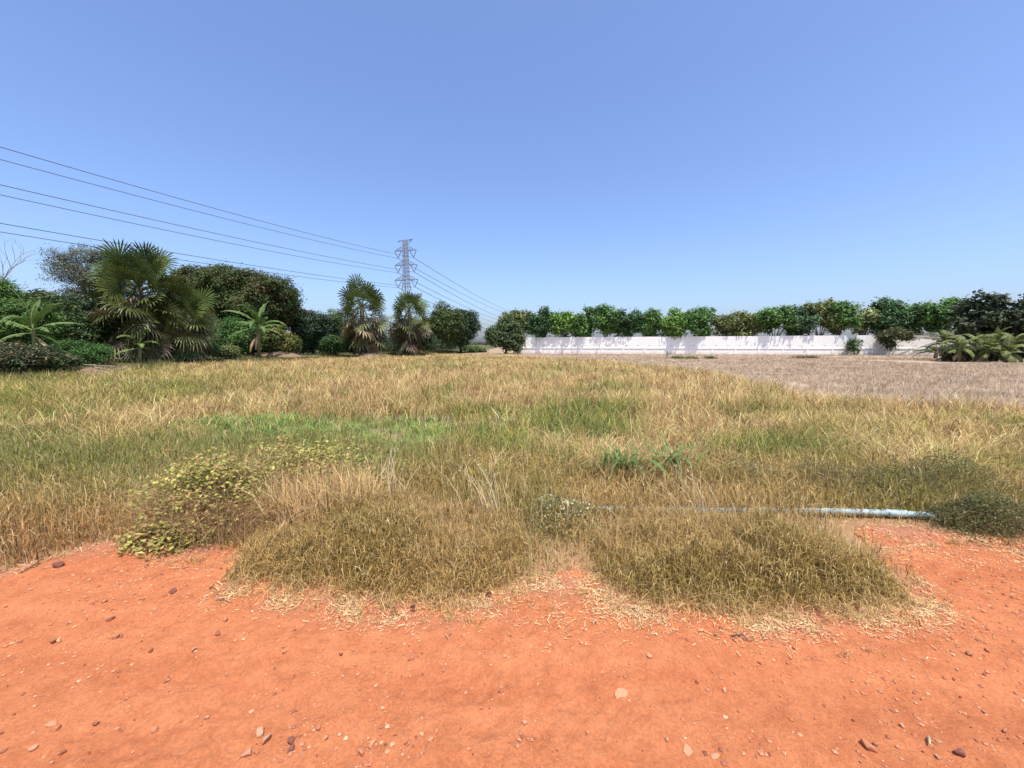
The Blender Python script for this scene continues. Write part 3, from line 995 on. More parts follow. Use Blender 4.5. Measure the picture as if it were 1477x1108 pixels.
# ------------------------------------------------------------------ trees of the near row
tree('feathery_bush', 'tall light green feathery bush below the bare tree', 'bush', -80, 50, 400, 21.5, (0.070, 0.125, 0.030), n=16, leaf=0.17, clumps=46, per=16, sig=0.20,
     bottom=0.0, seed=201, ratio=0.35, depth=2.2)
tree('leafy_bush', 'broad dark bush with small shiny leaves behind the banana plant', 'bush', 24, 120, 414, 24, (0.040, 0.066, 0.024), n=16, leaf=0.19, clumps=40, per=14,
     sig=0.2, bottom=0.0, seed=202, mat=M_gloss, depth=2.2, alt=((0.09, 0.115, 0.03), 0.2))
tree('leafy_bush', 'dark bush filling the space between the bushes and the big fan palm', 'bush', 86, 176, 428, 26.5, (0.038, 0.066, 0.024), n=14, leaf=0.19, clumps=36, per=14,
     sig=0.2, bottom=0.0, seed=203, mat=M_gloss, depth=2.0)
tree('low_bush', 'low brownish thicket at the foot of the banana plant', 'bush', -60, 30, 492, 16.6, (0.045, 0.058, 0.024), n=14, leaf=0.12, clumps=40, per=14, sig=0.15,
     bottom=0.0, seed=204, depth=1.4, alt=((0.14, 0.10, 0.05), 0.22))
tree('low_bush', 'low tangled bush between the banana plant and the feathery green bush', 'bush', 30, 92, 503, 18.4, (0.045, 0.07, 0.024), n=10, leaf=0.12, clumps=34, per=14, sig=0.14,
     bottom=0.0, seed=205, depth=1.2, alt=((0.15, 0.12, 0.05), 0.15))
tree('feathery_bush', 'small feathery bright green bush beside the big fan palm', 'bush', 82, 150, 490, 21.6, (0.062, 0.125, 0.030), n=11, leaf=0.14, clumps=40, per=16, sig=0.14,
     bottom=0.0, seed=206, ratio=0.3, depth=1.2)
tree('grey_tree', 'thin grey green tree rising behind the big fan palm', 'tree', 78, 168, 352, 37, (0.115, 0.125, 0.08), n=22, sr=(0.18, 0.36), leaf=0.17, clumps=15, per=12, sig=0.28,
     bottom=0.32, seed=207, r0=0.18, shape='dome', fill=0.3, ratio=0.4, depth=2.6, split=0.45, trunk_col=(0.25, 0.22, 0.18))
tree('rain_tree', 'large dark olive tree with dense rounded crown behind the tall banana plant', 'tree', 262, 424, 374, 43, (0.062, 0.086, 0.026), n=46, sr=(0.16, 0.34), leaf=0.25, clumps=34, per=14, sig=0.30,
     bottom=0.16, seed=208, r0=0.35, shape='dome', fill=0.25, ratio=0.5, depth=4.8, alt=((0.095, 0.080, 0.034), 0.2))
tree('leafy_bush', 'bright green loose bush around the tall banana plant', 'bush', 300, 372, 458, 38, (0.060, 0.120, 0.030), n=12, leaf=0.2, clumps=36, per=13, sig=0.22,
     bottom=0.0, seed=209, depth=1.8)
tree('leafy_bush', 'yellowish green bush touching the tall banana plant', 'bush', 376, 428, 470, 39, (0.085, 0.11, 0.03), n=10, leaf=0.2, clumps=30, per=13, sig=0.2,
     bottom=0.0, seed=210, depth=1.6, alt=((0.22, 0.17, 0.05), 0.15))
tree('broadleaf_tree', 'dense blue green shiny-leaved tree before the pair of fan palms', 'tree', 418, 478, 438, 46, (0.042, 0.070, 0.036), n=16, leaf=0.25, clumps=38, per=13, sig=0.24,
     bottom=0.04, seed=211, mat=M_gloss, depth=2.4)
tree('feathery_bush', 'pale feathery tree squeezed beside the dense shiny-leaved one', 'tree', 464, 496, 440, 48, (0.085, 0.13, 0.05), n=9, leaf=0.2, clumps=28, per=14, sig=0.22,
     bottom=0.05, seed=212, ratio=0.35, depth=1.5)
tree('low_bush', 'low green bush at the foot of the shiny-leaved tree', 'bush', 452, 500, 482, 44.5, (0.045, 0.085, 0.026), n=9, leaf=0.2, clumps=28, per=12, sig=0.2,
     bottom=0.0, seed=213, depth=1.4)
tree('broadleaf_tree', 'olive green tree just behind the second fan palm of the pair', 'tree', 612, 664, 436, 62, (0.072, 0.10, 0.030), n=13, leaf=0.3, clumps=30, per=12, sig=0.28,
     bottom=0.08, seed=214, depth=2.4)
tree('broadleaf_tree', 'dark forked tree ending the row, next to the open gap', 'tree', 634, 695, 444, 66, (0.044, 0.068, 0.030), n=15, leaf=0.3, clumps=22, per=12, sig=0.26,
     bottom=0.12, seed=215, depth=2.6, r0=0.22, trunk_col=(0.05, 0.04, 0.035), fill=0.15)
for i, (x0, x1, yt, Yd, lab, c) in enumerate([
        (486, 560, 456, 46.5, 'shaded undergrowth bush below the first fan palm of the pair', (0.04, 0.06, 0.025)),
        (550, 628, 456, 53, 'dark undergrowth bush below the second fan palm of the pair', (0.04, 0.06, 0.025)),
        (664, 708, 500, 72, 'low green scrub in the gap beside the round leafy shrub', (0.08, 0.11, 0.035)),
        (268, 312, 496, 31, 'low green shrub on the bank beside the small fan palm', (0.055, 0.095, 0.028)),
        (232, 276, 507, 28.2, 'small leafy shrub in front of the big fan palm', (0.055, 0.10, 0.03)),
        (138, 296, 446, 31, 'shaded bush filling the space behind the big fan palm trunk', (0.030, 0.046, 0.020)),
        (310, 352, 500, 33.5, 'grassy green shrub on the bank before the tall banana plant', (0.10, 0.125, 0.04))]):
    tree('low_bush', lab, 'bush', x0, x1, yt, Yd, c, n=8, leaf=0.16 * Yd / 30, clumps=26, per=12, sig=0.16 * Yd / 30, bottom=0.0, seed=230 + i, depth=1.2, r0=0.05)

lb = []
gg = np.random.default_rng(77)
PL = [(-52, 27), (-40, 34), (-33, 42), (-28, 52), (-21, 60), (-17, 72), (-14, 84), (-18, 110)]
for (xa, ya), (xb, yb) in zip(PL[:-1], PL[1:]):
    for k_ in range(9):
        t = gg.uniform(0, 1); rr_ = gg.uniform(1.0, 1.9)
        x_, y_ = xa + (xb - xa) * t + gg.normal(0, .7), ya + (yb - ya) * t + gg.normal(0, .7)
        lb.append((x_, y_, hz(x_, y_) + .6, rr_, rr_, gg.uniform(.9, 2.0)))
o = crown('undergrowth', lb, 20, 12, 0.30, 0.30, (0.040, 0.062, 0.024), None, (0, 0, 0), None, 0.1, 0.3, 0.5, 0.4, 0.02)
tag(o, 'dark green undergrowth filling the space behind the near row of trees', 'undergrowth', kind='stuff')

lb = []
for k_ in range(150):
    x_ = -420 + 6.0 * k_ + gg.normal(0, 3); y_ = 430 + gg.normal(0, 14); rr_ = gg.uniform(3.5, 7)
    lb.append((x_, y_, 1.2, rr_, rr_, gg.uniform(1.2, 3.2)))
o = crown('distant_treeline', lb, 16, 12, 1.0, 1.3, (0.075, 0.075, 0.045), None, (0, 0, 0), None, 0.1, 0.3, 0.6, 0.4, 0.0)  # distance haze is painted into the brown green leaf colour
tag(o, 'low distant line of scrub and trees along the horizon', 'treeline', kind='stuff')

# bare tree
b0 = at(-4, 520, 33); base = (b0.x, 33, hz(b0.x, 33))
th = thing('bare_tree', 'leafless grey tree with thin bare branches above the feathery bush', 'tree', base)
mb = MB(); rb = random.Random(4)


def branch(p, d, L, r, lev):
    q = p + d * L * 0.5 + Vector((rb.uniform(-.1, .1), rb.uniform(-.1, .1), 0)) * L * 0.4
    e = p + d * L
    mb.tube([p, q, e], [r, r * 0.8, r * 0.55], 4 if lev > 1 else 6, (0.27, 0.25, 0.23), cap=False)
    if lev >= 5: return
    for k in range(3 if lev < 3 else 2):
        nd_ = (d + Vector((rb.uniform(-.9, .9), rb.uniform(-.9, .9), rb.uniform(-.35, .65)))).normalized()
        branch(e if k else q, nd_, L * rb.uniform(0.55, 0.8), r * 0.55, lev + 1)


branch(Vector(base), Vector((0.08, 0, 1)), 4.2, 0.16, 0)
mb.build('branches', M_bark, th, base)


# ------------------------------------------------------------------ fan palms
def fan(mb, o0, d, nrm, Lp, Lb, col, droop, g, K=30, petcol=None, spread=2.35):
    d = d.normalized(); r = d.cross(nrm).normalized(); n_ = r.cross(d).normalized()
    q = o0 + d * Lp * 0.55 + Vector((0, 0, 0.02)) * Lp
    B = o0 + d * Lp + Vector((0, 0, -0.10 * Lp * droop))
    mb.tube([o0, q, B], [0.045, 0.03, 0.02], 4, petcol or tuple(c * 1.25 for c in col), cap=False)
    dth = 2 * spread / K
    for k in range(K):
        a = -spread + (k + 0.5) * dth + g.uniform(-.03, .03)
        u = d * math.cos(a) + r * math.sin(a)
        L = Lb * (0.80 + 0.2 * math.cos(a * 0.6)) * g.uniform(0.85, 1.08)
        s = u.cross(n_).normalized()
        lift = n_ * (0.16 * Lb * abs(math.sin(a * 0.5)))
        P1 = B + u * L * 0.36 + lift * 0.4 + n_ * (0.03 if k % 2 else -0.03)
        P2 = B + u * L * 0.75 + lift * 0.8 - Vector((0, 0, droop * 0.10 * L))
        P3 = B + u * L + lift - Vector((0, 0, droop * g.uniform(0.2, 0.5) * L))
        w1 = L * 0.36 * dth * 0.50; w2 = L * 0.42 * dth * 0.45
        f_ = g.uniform(0.8, 1.2); c = tuple(x * f_ for x in col)
        mb.add([B, P1 - s * w1, P1 + s * w1, P2 - s * w2, P2 + s * w2, P3], [(0, 1, 2), (1, 3, 4, 2), (3, 5, 4)], c)


def fan_palm(label, px, Y, ybase, hub_h, top_h, Lp, Lb, ng, nd_, seed, skirt=(0.15, 0.9), lean=(0, 0), dead=(0.26, 0.19, 0.115), K=26, twist=1.0):
    g = random.Random(seed)
    x = at(px, 500, Y).x
    base = Vector((x, Y, hz(x, Y)))
    hub = base + Vector((lean[0], lean[1], hub_h))
    th = thing('fan_palm', label, 'palm', base, 'fan palms')
    mb = MB()
    mb.tube([base - Vector((0, 0, .2)), base + Vector((0, 0, .25)), base.lerp(hub, .5), hub], [0.42, 0.33, 0.27, 0.22], 10, (0.10, 0.085, 0.07))
    mb.build('trunk', M_bark, th, base, True)
    mb = MB()
    for i in range(ng):
        t = (i + 0.5) / ng
        az = i * 2.39996 + g.uniform(-.25, .25)
        el = rad(66 - 104 * t + g.uniform(-12, 12))
        d = Vector((math.cos(az) * math.cos(el), math.sin(az) * math.cos(el), math.sin(el)))
        tan = Vector((-math.sin(az), math.cos(az), 0))
        nrm = tan.cross(d) * -1
        nrm = (nrm * 0.55 + Vector((g.gauss(0, 1), g.gauss(0, 1), g.gauss(0, .6))).normalized() * twist).normalized()
        o0 = hub + Vector((0, 0, 0.25 - 0.30 * hub_h * t ** 1.3))
        f_ = g.uniform(.7, 1.35); gcol = ((0.082 + 0.03 * t) * f_, 0.125 * f_, 0.032 * f_)
        fan(mb, o0, d, nrm, Lp * g.uniform(.5, 1.08), Lb * g.uniform(.8, 1.05), gcol, 0.15 + 0.7 * t, g, K=K)
    mb.build('green_crown', M_palm, th, base)
    mb = MB()
    for i in range(nd_):
        t = (i + g.uniform(0, 1)) / nd_
        az = i * 2.39996 + g.uniform(-.4, .4)
        el = rad(-6 - 42 * t + g.uniform(-14, 14))
        d = Vector((math.cos(az) * math.cos(el), math.sin(az) * math.cos(el), math.sin(el)))
        tan = Vector((-math.sin(az), math.cos(az), 0))
        nrm = (tan.cross(d) * -1 + tan * g.uniform(-1.2, 1.2)).normalized()
        o0 = base + (hub - base) * (skirt[1] - (skirt[1] - skirt[0]) * t)
        mixg = g.random()
        c = dead if mixg < 0.55 else (0.12, 0.12, 0.05)
        f_ = g.uniform(.6, 1.35); c = tuple(k * f_ for k in c)
        fan(mb, o0, d, nrm, Lp * g.uniform(.45, 0.95), Lb * g.uniform(.75, 1.0), c, g.uniform(0.7, 1.4), g, K=K - 3)
    mb.build('dry_skirt', M_palm, th, base)
    return th


fan_palm('big bushy fan palm with green crown over a skirt of drooping dry fronds', 208, 27.0, 530, 5.05, 8.6, 1.95, 1.4, 78, 30, 3, (0.36, 0.8))
fan_palm('small fan palm with drooping yellowish fronds beside the big bushy palm', 266, 28.6, 526, 3.4, 5, 1.6, 1.3, 44, 18, 5, (0.36, 0.8), dead=(0.30, 0.24, 0.13))
fan_palm('fan palm with open spiky crown, nearer one of the pair under the pylon', 524, 44.0, 517, 5.7, 9, 2.2, 1.4, 46, 30, 7, (0.42, 0.82), K=17, twist=0.7, dead=(0.27, 0.20, 0.11))
fan_palm('fan palm directly below the pylon with a long brown frond skirt', 592, 50.0, 514, 5.7, 9.6, 2.1, 1.4, 42, 34, 9, (0.40, 0.82), K=17, twist=0.7, dead=(0.25, 0.18, 0.105))


# ------------------------------------------------------------------ banana plants
def banana_leaf(g, o0, az, el0, L, Wd, arch, col):
    mb = MB()
    N = 15
    pts = []; el = el0
    p = Vector(o0)
    hd = Vector((math.cos(az), math.sin(az), 0))
    for i in range(N + 1):
        pts.append(p.copy())
        p = p + (hd * math.cos(el) + Vector((0, 0, math.sin(el)))) * (L / N)
        el -= arch / N * (0.5 + 1.0 * i / N)
    side = Vector((-hd.y, hd.x, 0))
    rib = tuple(min(0.6, k) for k in (col[0] * 2.2 + 0.08, col[1] * 1.7 + 0.08, col[2] * 1.8 + 0.03))  # paler midrib, with the sun glint along it put into the colour
    mb.tube(pts, [0.035 * (1 - 0.85 * i / N) for i in range(N + 1)], 4, rib, cap=False)

    def wprof(t):
        return 0 if t < 0.12 else Wd * 0.5 * math.sin(min(1, (t - 0.12) / 0.88) ** 0.7 * math.pi) ** 0.6
    for sgn in (-1, 1):
        dr = g.uniform(0.15, 0.55)
        for i in range(1, N):
            t0, t1 = i / N, (i + 1) / N
            dd = dr + g.uniform(-.12, .30)
            gap = g.uniform(0, 0.12)
            def ed(pt, t, k):
                w_ = wprof(t)
                return pt + side * (sgn * w_ * math.cos(dd)) - Vector((0, 0, w_ * math.sin(dd))) + (pts[i + 1] - pts[i]) * k
            m0, m1 = pts[i], pts[i + 1]
            e0, e1 = ed(m0, t0, gap), ed(m1, t1, -gap)
            f_ = g.uniform(.8, 1.2); c = tuple(k * f_ for k in col)
            mid0 = m0.lerp(e0, .5) + Vector((0, 0, .03)); mid1 = m1.lerp(e1, .5) + Vector((0, 0, .03))
            mb.add([m0, m1, mid1, e1, e0, mid0], [(0, 1, 2, 5), (5, 2, 3, 4)], c)
    return mb


def banana(label, px, Y, stem_h, L, Wd, nleaf, seed, group=None, col=(0.085, 0.15, 0.032), r0=0.13, dry=3, els=(85, 5)):
    g = random.Random(seed)
    x = at(px, 500, Y).x
    base = Vector((x, Y, hz(x, Y)))
    th = thing('banana_plant', label, 'banana plant', base, group)
    top = base + Vector((g.uniform(-.15, .15), g.uniform(-.1, .1), stem_h))
    mb = MB(); mb.tube([base - Vector((0, 0, .1)), base.lerp(top, .5), top, top + Vector((0, 0, .3))], [r0 * 1.2, r0, r0 * .75, r0 * .3], 9, (0.20, 0.21, 0.07))
    mb.build('stem', M_palm, th, base, True)
    for i in range(nleaf):
        t = i / max(1, nleaf - 1)
        az = i * 2.39996 + g.uniform(-.3, .3) + seed
        el = rad(els[0] + (els[1] - els[0]) * t + g.uniform(-16, 14))
        f_ = g.uniform(.8, 1.25); c = tuple(k * f_ for k in col)
        banana_leaf(g, top + Vector((0, 0, .25 - .45 * t)), az, el, L * g.uniform(.5, 1.15), Wd * g.uniform(.7, 1.1), g.uniform(0.7, 2.6), c).build('leaf', M_gloss, th, base)
    for i in range(dry):
        az = g.uniform(0, 6.28)
        banana_leaf(g, top - Vector((0, 0, .3 + .2 * i)), az, rad(-25), L * .7, Wd * .5, 1.2, (0.26, 0.17, 0.09)).build('dry_leaf', M_palm, th, base)
    return th


banana('tall banana plant with long arching leaves in front of the dark olive tree', 372, 35.0, 2.8, 3.0, 0.62, 17, 2, els=(89, 0), dry=3)
banana('banana plant with one upright yellow leaf among the low bushes', 50, 19.6, 1.9, 2.3, 0.5, 11, 8, r0=0.1, els=(89, -5))
banana('small young banana plant at the foot of the big fan palm', 199, 25.2, 1.15, 1.75, 0.34, 8, 6, dry=1, r0=0.09, col=(0.12, 0.19, 0.04))
BLAB = ['banana plant at the wall end of the grove', 'low banana plant with bright drooping leaves next to the wall-end plant', 'bushy banana plant with pale folded leaves in the grove middle',
        'banana plant with torn yellowish leaves deep in the grove', 'broad dark banana plant below the tallest dark tree', 'banana plant with tall upright new leaf in the grove',
        'banana plant with brown hanging leaves on the grove front', 'banana plant at the outer end of the grove']
for i, (px, Yd, hs, L) in enumerate([(1362, 36.5, 1.7, 2.0), (1386, 34.0, 1.2, 1.9), (1408, 35.5, 1.5, 2.0), (1424, 33.5, 1.1, 1.8), (1440, 36.0, 1.7, 2.1), (1466, 34.5, 1.5, 2.1), (1452, 32.6, 0.9, 1.6), (1500, 33.5, 1.5, 2.0)]):
    banana(BLAB[i], px, Yd, hs, L * .82, 0.74, 14, 20 + i, 'banana plants of the corner grove', (0.135, 0.165, 0.045), 0.11, 6, (88, -10))
for i, (x0, x1, yt, Yd) in enumerate([(1352, 1420, 498, 35.4), (1410, 1500, 496, 34.8)]):
    tree('low_bush', ['dark undergrowth bush between the banana stems by the wall end', 'dark undergrowth bush below the tallest banana leaves'][i], 'bush', x0, x1, yt, Yd, (0.04, 0.055, 0.022), n=10,
         leaf=0.18, clumps=26, per=12, sig=0.17, bottom=0.0, seed=260 + i, depth=1.0, r0=0.04, alt=((0.13, 0.09, 0.05), 0.2))

# young coconut palm at the wall's end
b0 = at(1351, 500, 40); base = Vector((b0.x, 40, hz(b0.x, 40)))
th = thing('coconut_palm', 'young coconut palm with feather fronds reaching across the wall end', 'palm', base)
mb = MB(); mb.tube([base - Vector((0, 0, .1)), base + Vector((0, 0, .6))], [.2, .14], 8, (0.12, 0.10, 0.06)); mb.build('trunk', M_bark, th, base, True)
g = random.Random(3)
mb = MB()
for i in range(10):
    az = math.pi * (0.55 + 0.9 * i / 9) + g.uniform(-.2, .2) if i < 7 else g.uniform(0, 6.28)
    el = rad(g.uniform(20, 78)); L = g.uniform(1.5, 2.1)
    p = base + Vector((0, 0, .6)); hd = Vector((math.cos(az), math.sin(az), 0)); pts = []
    for k in range(13):
        pts.append(p.copy()); p = p + (hd * math.cos(el) + Vector((0, 0, math.sin(el)))) * (L / 12); el -= 0.13
    c0 = (0.06, 0.09, 0.03) if g.random() < .7 else (0.2, 0.19, 0.06)
    mb.tube(pts, [.03 * (1 - .8 * k / 12) for k in range(13)], 4, (0.18, 0.19, 0.07), cap=False)
    sd = Vector((-hd.y, hd.x, 0))
    for k in range(2, 13):
        for f_ in (0, .5):
            m = pts[k] if f_ == 0 or k == 12 else pts[k].lerp(pts[k + 1], .5)
            fw = (pts[k] - pts[k - 1]).normalized()
            for s_ in (-1, 1):
                ll = 0.62 * math.sin(max(.25, k / 13) * 2.9) * g.uniform(.8, 1.1)
                e = m + (sd * s_ * .8 + fw * .6) * ll - Vector((0, 0, .35 * ll))
                mb.add([m - fw * .03, m + fw * .03, e], [(0, 1, 2)], tuple(x_ * g.uniform(.75, 1.25) for x_ in c0))
mb.build('fronds', M_palm, th, base)

# ------------------------------------------------------------------ pylon
TY = 165.0
t0 = at(586.5, 420, TY)
TB = Vector((t0.x, TY, 0.0))
ZT = at(585, 347, TY).z
ANG = rad(-14)
ux = Vector((math.cos(ANG), math.sin(ANG), 0)); uy = Vector((-ux.y, ux.x, 0))
pyl = thing('pylon', 'tall grey steel lattice pylon with three pairs of arms behind the palms', 'pylon', TB)
zl = [at(585, y, TY).z for y in (361.5, 382.5, 404.0)]
steel = (0.27, 0.28, 0.29)


def pp(a, b, z): return TB + ux * a + uy * b + Vector((0, 0, z))


def half(z):
    return np.interp(z, [0, zl[2] - 3, zl[2], zl[0], ZT - 1.5, ZT], [3.3, 1.3, 1.02, 0.80, 0.72, 0.68])


mb = MB()
zs = list(np.linspace(0, zl[2] - 3, 6)) + list(np.linspace(zl[2] - 3, ZT, 13))[1:]
for s1 in (-1, 1):
    for s2 in (-1, 1):
        for a, b in zip(zs[:-1], zs[1:]):
            ha, hb = half(a), half(b)
            mb.bar(pp(s1 * ha, s2 * ha, a), pp(s1 * hb, s2 * hb, b), 0.13, steel)
mb.build('legs', M_steel, pyl, TB)
mb = MB()
for a, b in zip(zs[:-1], zs[1:]):
    ha, hb = half(a), half(b)
    for k in range(4):
        c1 = [(-1, -1), (1, -1), (1, 1), (-1, 1)][k]; c2 = [(1, -1), (1, 1), (-1, 1), (-1, -1)][k]
        mb.bar(pp(c1[0] * ha, c1[1] * ha, a), pp(c2[0] * hb, c2[1] * hb, b), 0.075, steel)
        mb.bar(pp(c2[0] * ha, c2[1] * ha, a), pp(c1[0] * hb, c1[1] * hb, b), 0.075, steel)
        mb.bar(pp(c1[0] * hb, c1[1] * hb, b), pp(c2[0] * hb, c2[1] * hb, b), 0.07, steel)
mb.build('bracing', M_steel, pyl, TB)
ARM = [4.9, 5.1, 5.35]
INS = {}
for li, z in enumerate(zl):
    for sg in (-1, 1):
        mb = MB(); h0 = half(z); tip = pp(sg * ARM[li], 0, z)
        for s2 in (-1, 1):
            mb.bar(pp(sg * h0, s2 * h0, z), tip, 0.12, steel)
            mb.bar(pp(sg * h0, s2 * h0, z + 1.9), tip, 0.09, steel)
            for t_ in (0.3, 0.6):
                A = pp(sg * h0, s2 * h0, z).lerp(tip, t_); Bq = pp(sg * h0, s2 * h0, z + 1.9).lerp(tip, t_); A2 = pp(sg * h0, s2 * h0, z).lerp(tip, t_ - .3)
                mb.bar(A, Bq, 0.055, steel); mb.bar(A2, Bq, 0.055, steel)
        arm = mb.build('cross_arm', M_steel, pyl, TB)
        btm = pp(sg * (ARM[li] * 0.73), 0, z - 3.0)
        mb = MB()
        for q in (tip - Vector((0, 0, .1)), pp(sg * (h0 + 1.1), 0, z - .05)):
            pts = [q.lerp(btm, k / 8) for k in range(9)]
            mb.tube(pts, [0.10 if k % 2 else 0.17 for k in range(9)], 6, (0.10, 0.10, 0.11))
        mb.build('insulator', M_steel, pyl, TB)
        INS[(li, sg)] = btm
mb = MB()
for sg in (-1, 1):
    for s2 in (-1, 1):
        mb.bar(pp(sg * .8, s2 * .8, ZT), pp(sg * 3.4, 0, ZT + .15 + .25 * sg), 0.12, steel)
        mb.bar(pp(sg * .85, s2 * .8, ZT - 1.6), pp(sg * 3.4, 0, ZT + .15 + .25 * sg), 0.09, steel)
mb.build('earth_wire_arm', M_steel, pyl, TB)


# ------------------------------------------------------------------ power lines
def cable_obj(pts, label, r):
    base = tuple(pts[0])
    mb = MB(); mb.tube(pts, [r] * len(pts), 5, (0.13, 0.14, 0.19))
    o = mb.build('power_line', M_cable, None, base, True)
    tag(o, label, 'power line', 'power lines of the pylon')


# towards the road: each wire is fitted through sighted points with a parabola in the vertical plane of the line
DL = Vector((-0.300, -0.954, 0)); DN = Vector((DL.y, -DL.x, 0))
LEFT = {(0, 1): ((0, 212), (280, 292.5)), (0, -1): ((0, 230), (280, 304)), (1, 1): ((0, 266.5), (280, 330)), (1, -1): ((0, 281), (280, 340.5)),
        (2, 1): ((0, 322), (280, 369.5)), (2, -1): ((0, 334.5), (390, 393.5))}
ORD = ['uppermost', 'second highest', 'third highest', 'fourth highest', 'fifth highest', 'lowest']
for i, ((li, sg), pix) in enumerate(LEFT.items()):
    T = INS[(li, sg)]
    ts, zs_ = [0.0], [T.z]
    for (px, py) in pix:
        d = ray(px, py)
        # intersect plan ray s*(d0,d1) with T + t*DL
        det = d[0] * (-DL.y) - (-DL.x) * d[1]
        s_ = (T.x * (-DL.y) - (-DL.x) * T.y) / det
        t_ = (d[0] * T.y - d[1] * T.x) / det
        ts.append(t_); zs_.append(EYE + d[2] * s_)
    cf = np.polyfit(ts, zs_, 2)
    pts = [T + DL * t_ + Vector((0, 0, float(np.polyval(cf, t_)) - T.z)) for t_ in np.linspace(0, 190, 60)]
    cable_obj(pts, f'{ORD[i]} dark wire running from the pylon toward the road, over the palms', 0.06)
RIGHT = {(0, 1): (740, 451), (0, -1): (736, 454), (1, 1): (732, 461), (1, -1): (728, 464), (2, 1): (722, 467), (2, -1): (716, 471)}
for i, ((li, sg), (px, py)) in enumerate(RIGHT.items()):
    T = INS[(li, sg)]
    E = at(px, py, 440.0)
    pts = []
    for k in range(41):
        u = 1.12 * k / 40
        p = T.lerp(E, u); p.z += -9.0 * 4 * u * (1 - u) * 0.25
        pts.append(p)
    cable_obj(pts, f'{ORD[i]} thin wire running from the pylon away behind the round shrub', 0.11)

# ------------------------------------------------------------------ field post, wall-top pale post, tufts
b0 = gp(962, 518.5); base = Vector((b0.x, b0.y, hz(b0.x, b0.y)))
th = thing('field_post', 'thin grey post standing alone in the stubble before the wall', 'post', base)
mb = MB(); mb.tube([base - Vector((0, 0, .2)), base + Vector((0, 0, .86)), base + Vector((0.01, 0, .92))], [.055, .05, .03], 8, (0.16, 0.16, 0.17)); mb.build('shaft', M_twig, th, base)
mb = MB(); mb.tube([base + Vector((0, 0, .80)), base + Vector((0, 0, .84))], [.062, .062], 8, (0.35, 0.35, 0.36)); mb.build('collar', M_twig, th, base)

Yp = wall_y(1006) + 0.5
b0 = at(1005.5, 487, Yp); base = Vector((b0.x, Yp, 0))
th = thing('pipe_vent', 'small pale bent pipe top peeking over the white wall', 'pipe', base)
zt = at(1005, 477, Yp).z
mb = MB(); mb.tube([base, Vector((b0.x, Yp, zt - .45)), Vector((b0.x + .02, Yp, zt - .15))], [.12, .12, .16], 8, (0.55, 0.58, 0.52)); mb.build('pipe', M_rock, th, base, True)
mb = MB()
mb.tube([Vector((b0.x + .22 * math.cos(a), Yp, zt - .45 + .40 * math.sin(a))) for a in np.linspace(-.8, 3.9, 12)], [.085] * 12, 7, (0.62, 0.65, 0.58)); mb.build('bend', M_rock, th, base, True)

TLAB = ['dark green grass tuft on the bund next to the thin grey post', 'largest yellowish green tuft on the bund before the wall', 'small flat green tuft on the bund beyond the largest one',
        'brown tuft on the bund below the long shaded wall stretch', 'yellow tuft beside the brown one on the bund']
for i, (px, py, wpx, c) in enumerate([(977, 518, 16, (0.11, 0.13, 0.045)), (996, 518, 20, (0.20, 0.20, 0.06)), (1024, 518, 14, (0.13, 0.15, 0.05)), (1155, 517.5, 24, (0.18, 0.12, 0.07)), (1172, 517.5, 10, (0.22, 0.18, 0.08))]):
    p = gp(px, py); base = (p.x, p.y, hz(p.x, p.y))
    k = 700; rr_ = wpx / 2 / FPX * p.y
    bx = base[0] + G.normal(0, rr_ * .5, k); by = base[1] + G.normal(0, .35, k)
    pt = blades(bx, by, np.full(k, base[2] - .02), G.uniform(.12, .48, k), G.uniform(.02, .05, k), G.uniform(0, 6.28, k), np.abs(G.normal(.5, .3, k)), jit(c, k), 2)
    o = grass_obj('grass_tuft', [pt], M_grass, base=base)
    tag(o, TLAB[i], 'grass tuft', 'tufts on the bund')

# low leafy cover along the tree row
k = 60000
yy = G.uniform(13, 72, k); xx = row_x(yy) + G.normal(-0.8, 1.1, k)
kp = fbm(xx * .5, yy * .5, 3, 77) > 0.47
xx, yy = xx[kp], yy[kp]; n = len(xx)
pt = blades(xx, yy, height(xx, yy) - .01, G.uniform(.12, .5, n), G.uniform(.012, .03, n) * (yy / 25) ** .6, G.uniform(0, 6.28, n), np.abs(G.normal(.5, .4, n)),
            np.where((G.uniform(0, 1, n) < .45)[:, None], jit((0.10, 0.13, 0.04), n), jit((0.26, 0.22, 0.09), n)), 2)
o = grass_obj('bank_grass', [pt], M_grass)
tag(o, 'mixed green and yellow grass on the bank under the tree row', 'grass', kind='stuff')
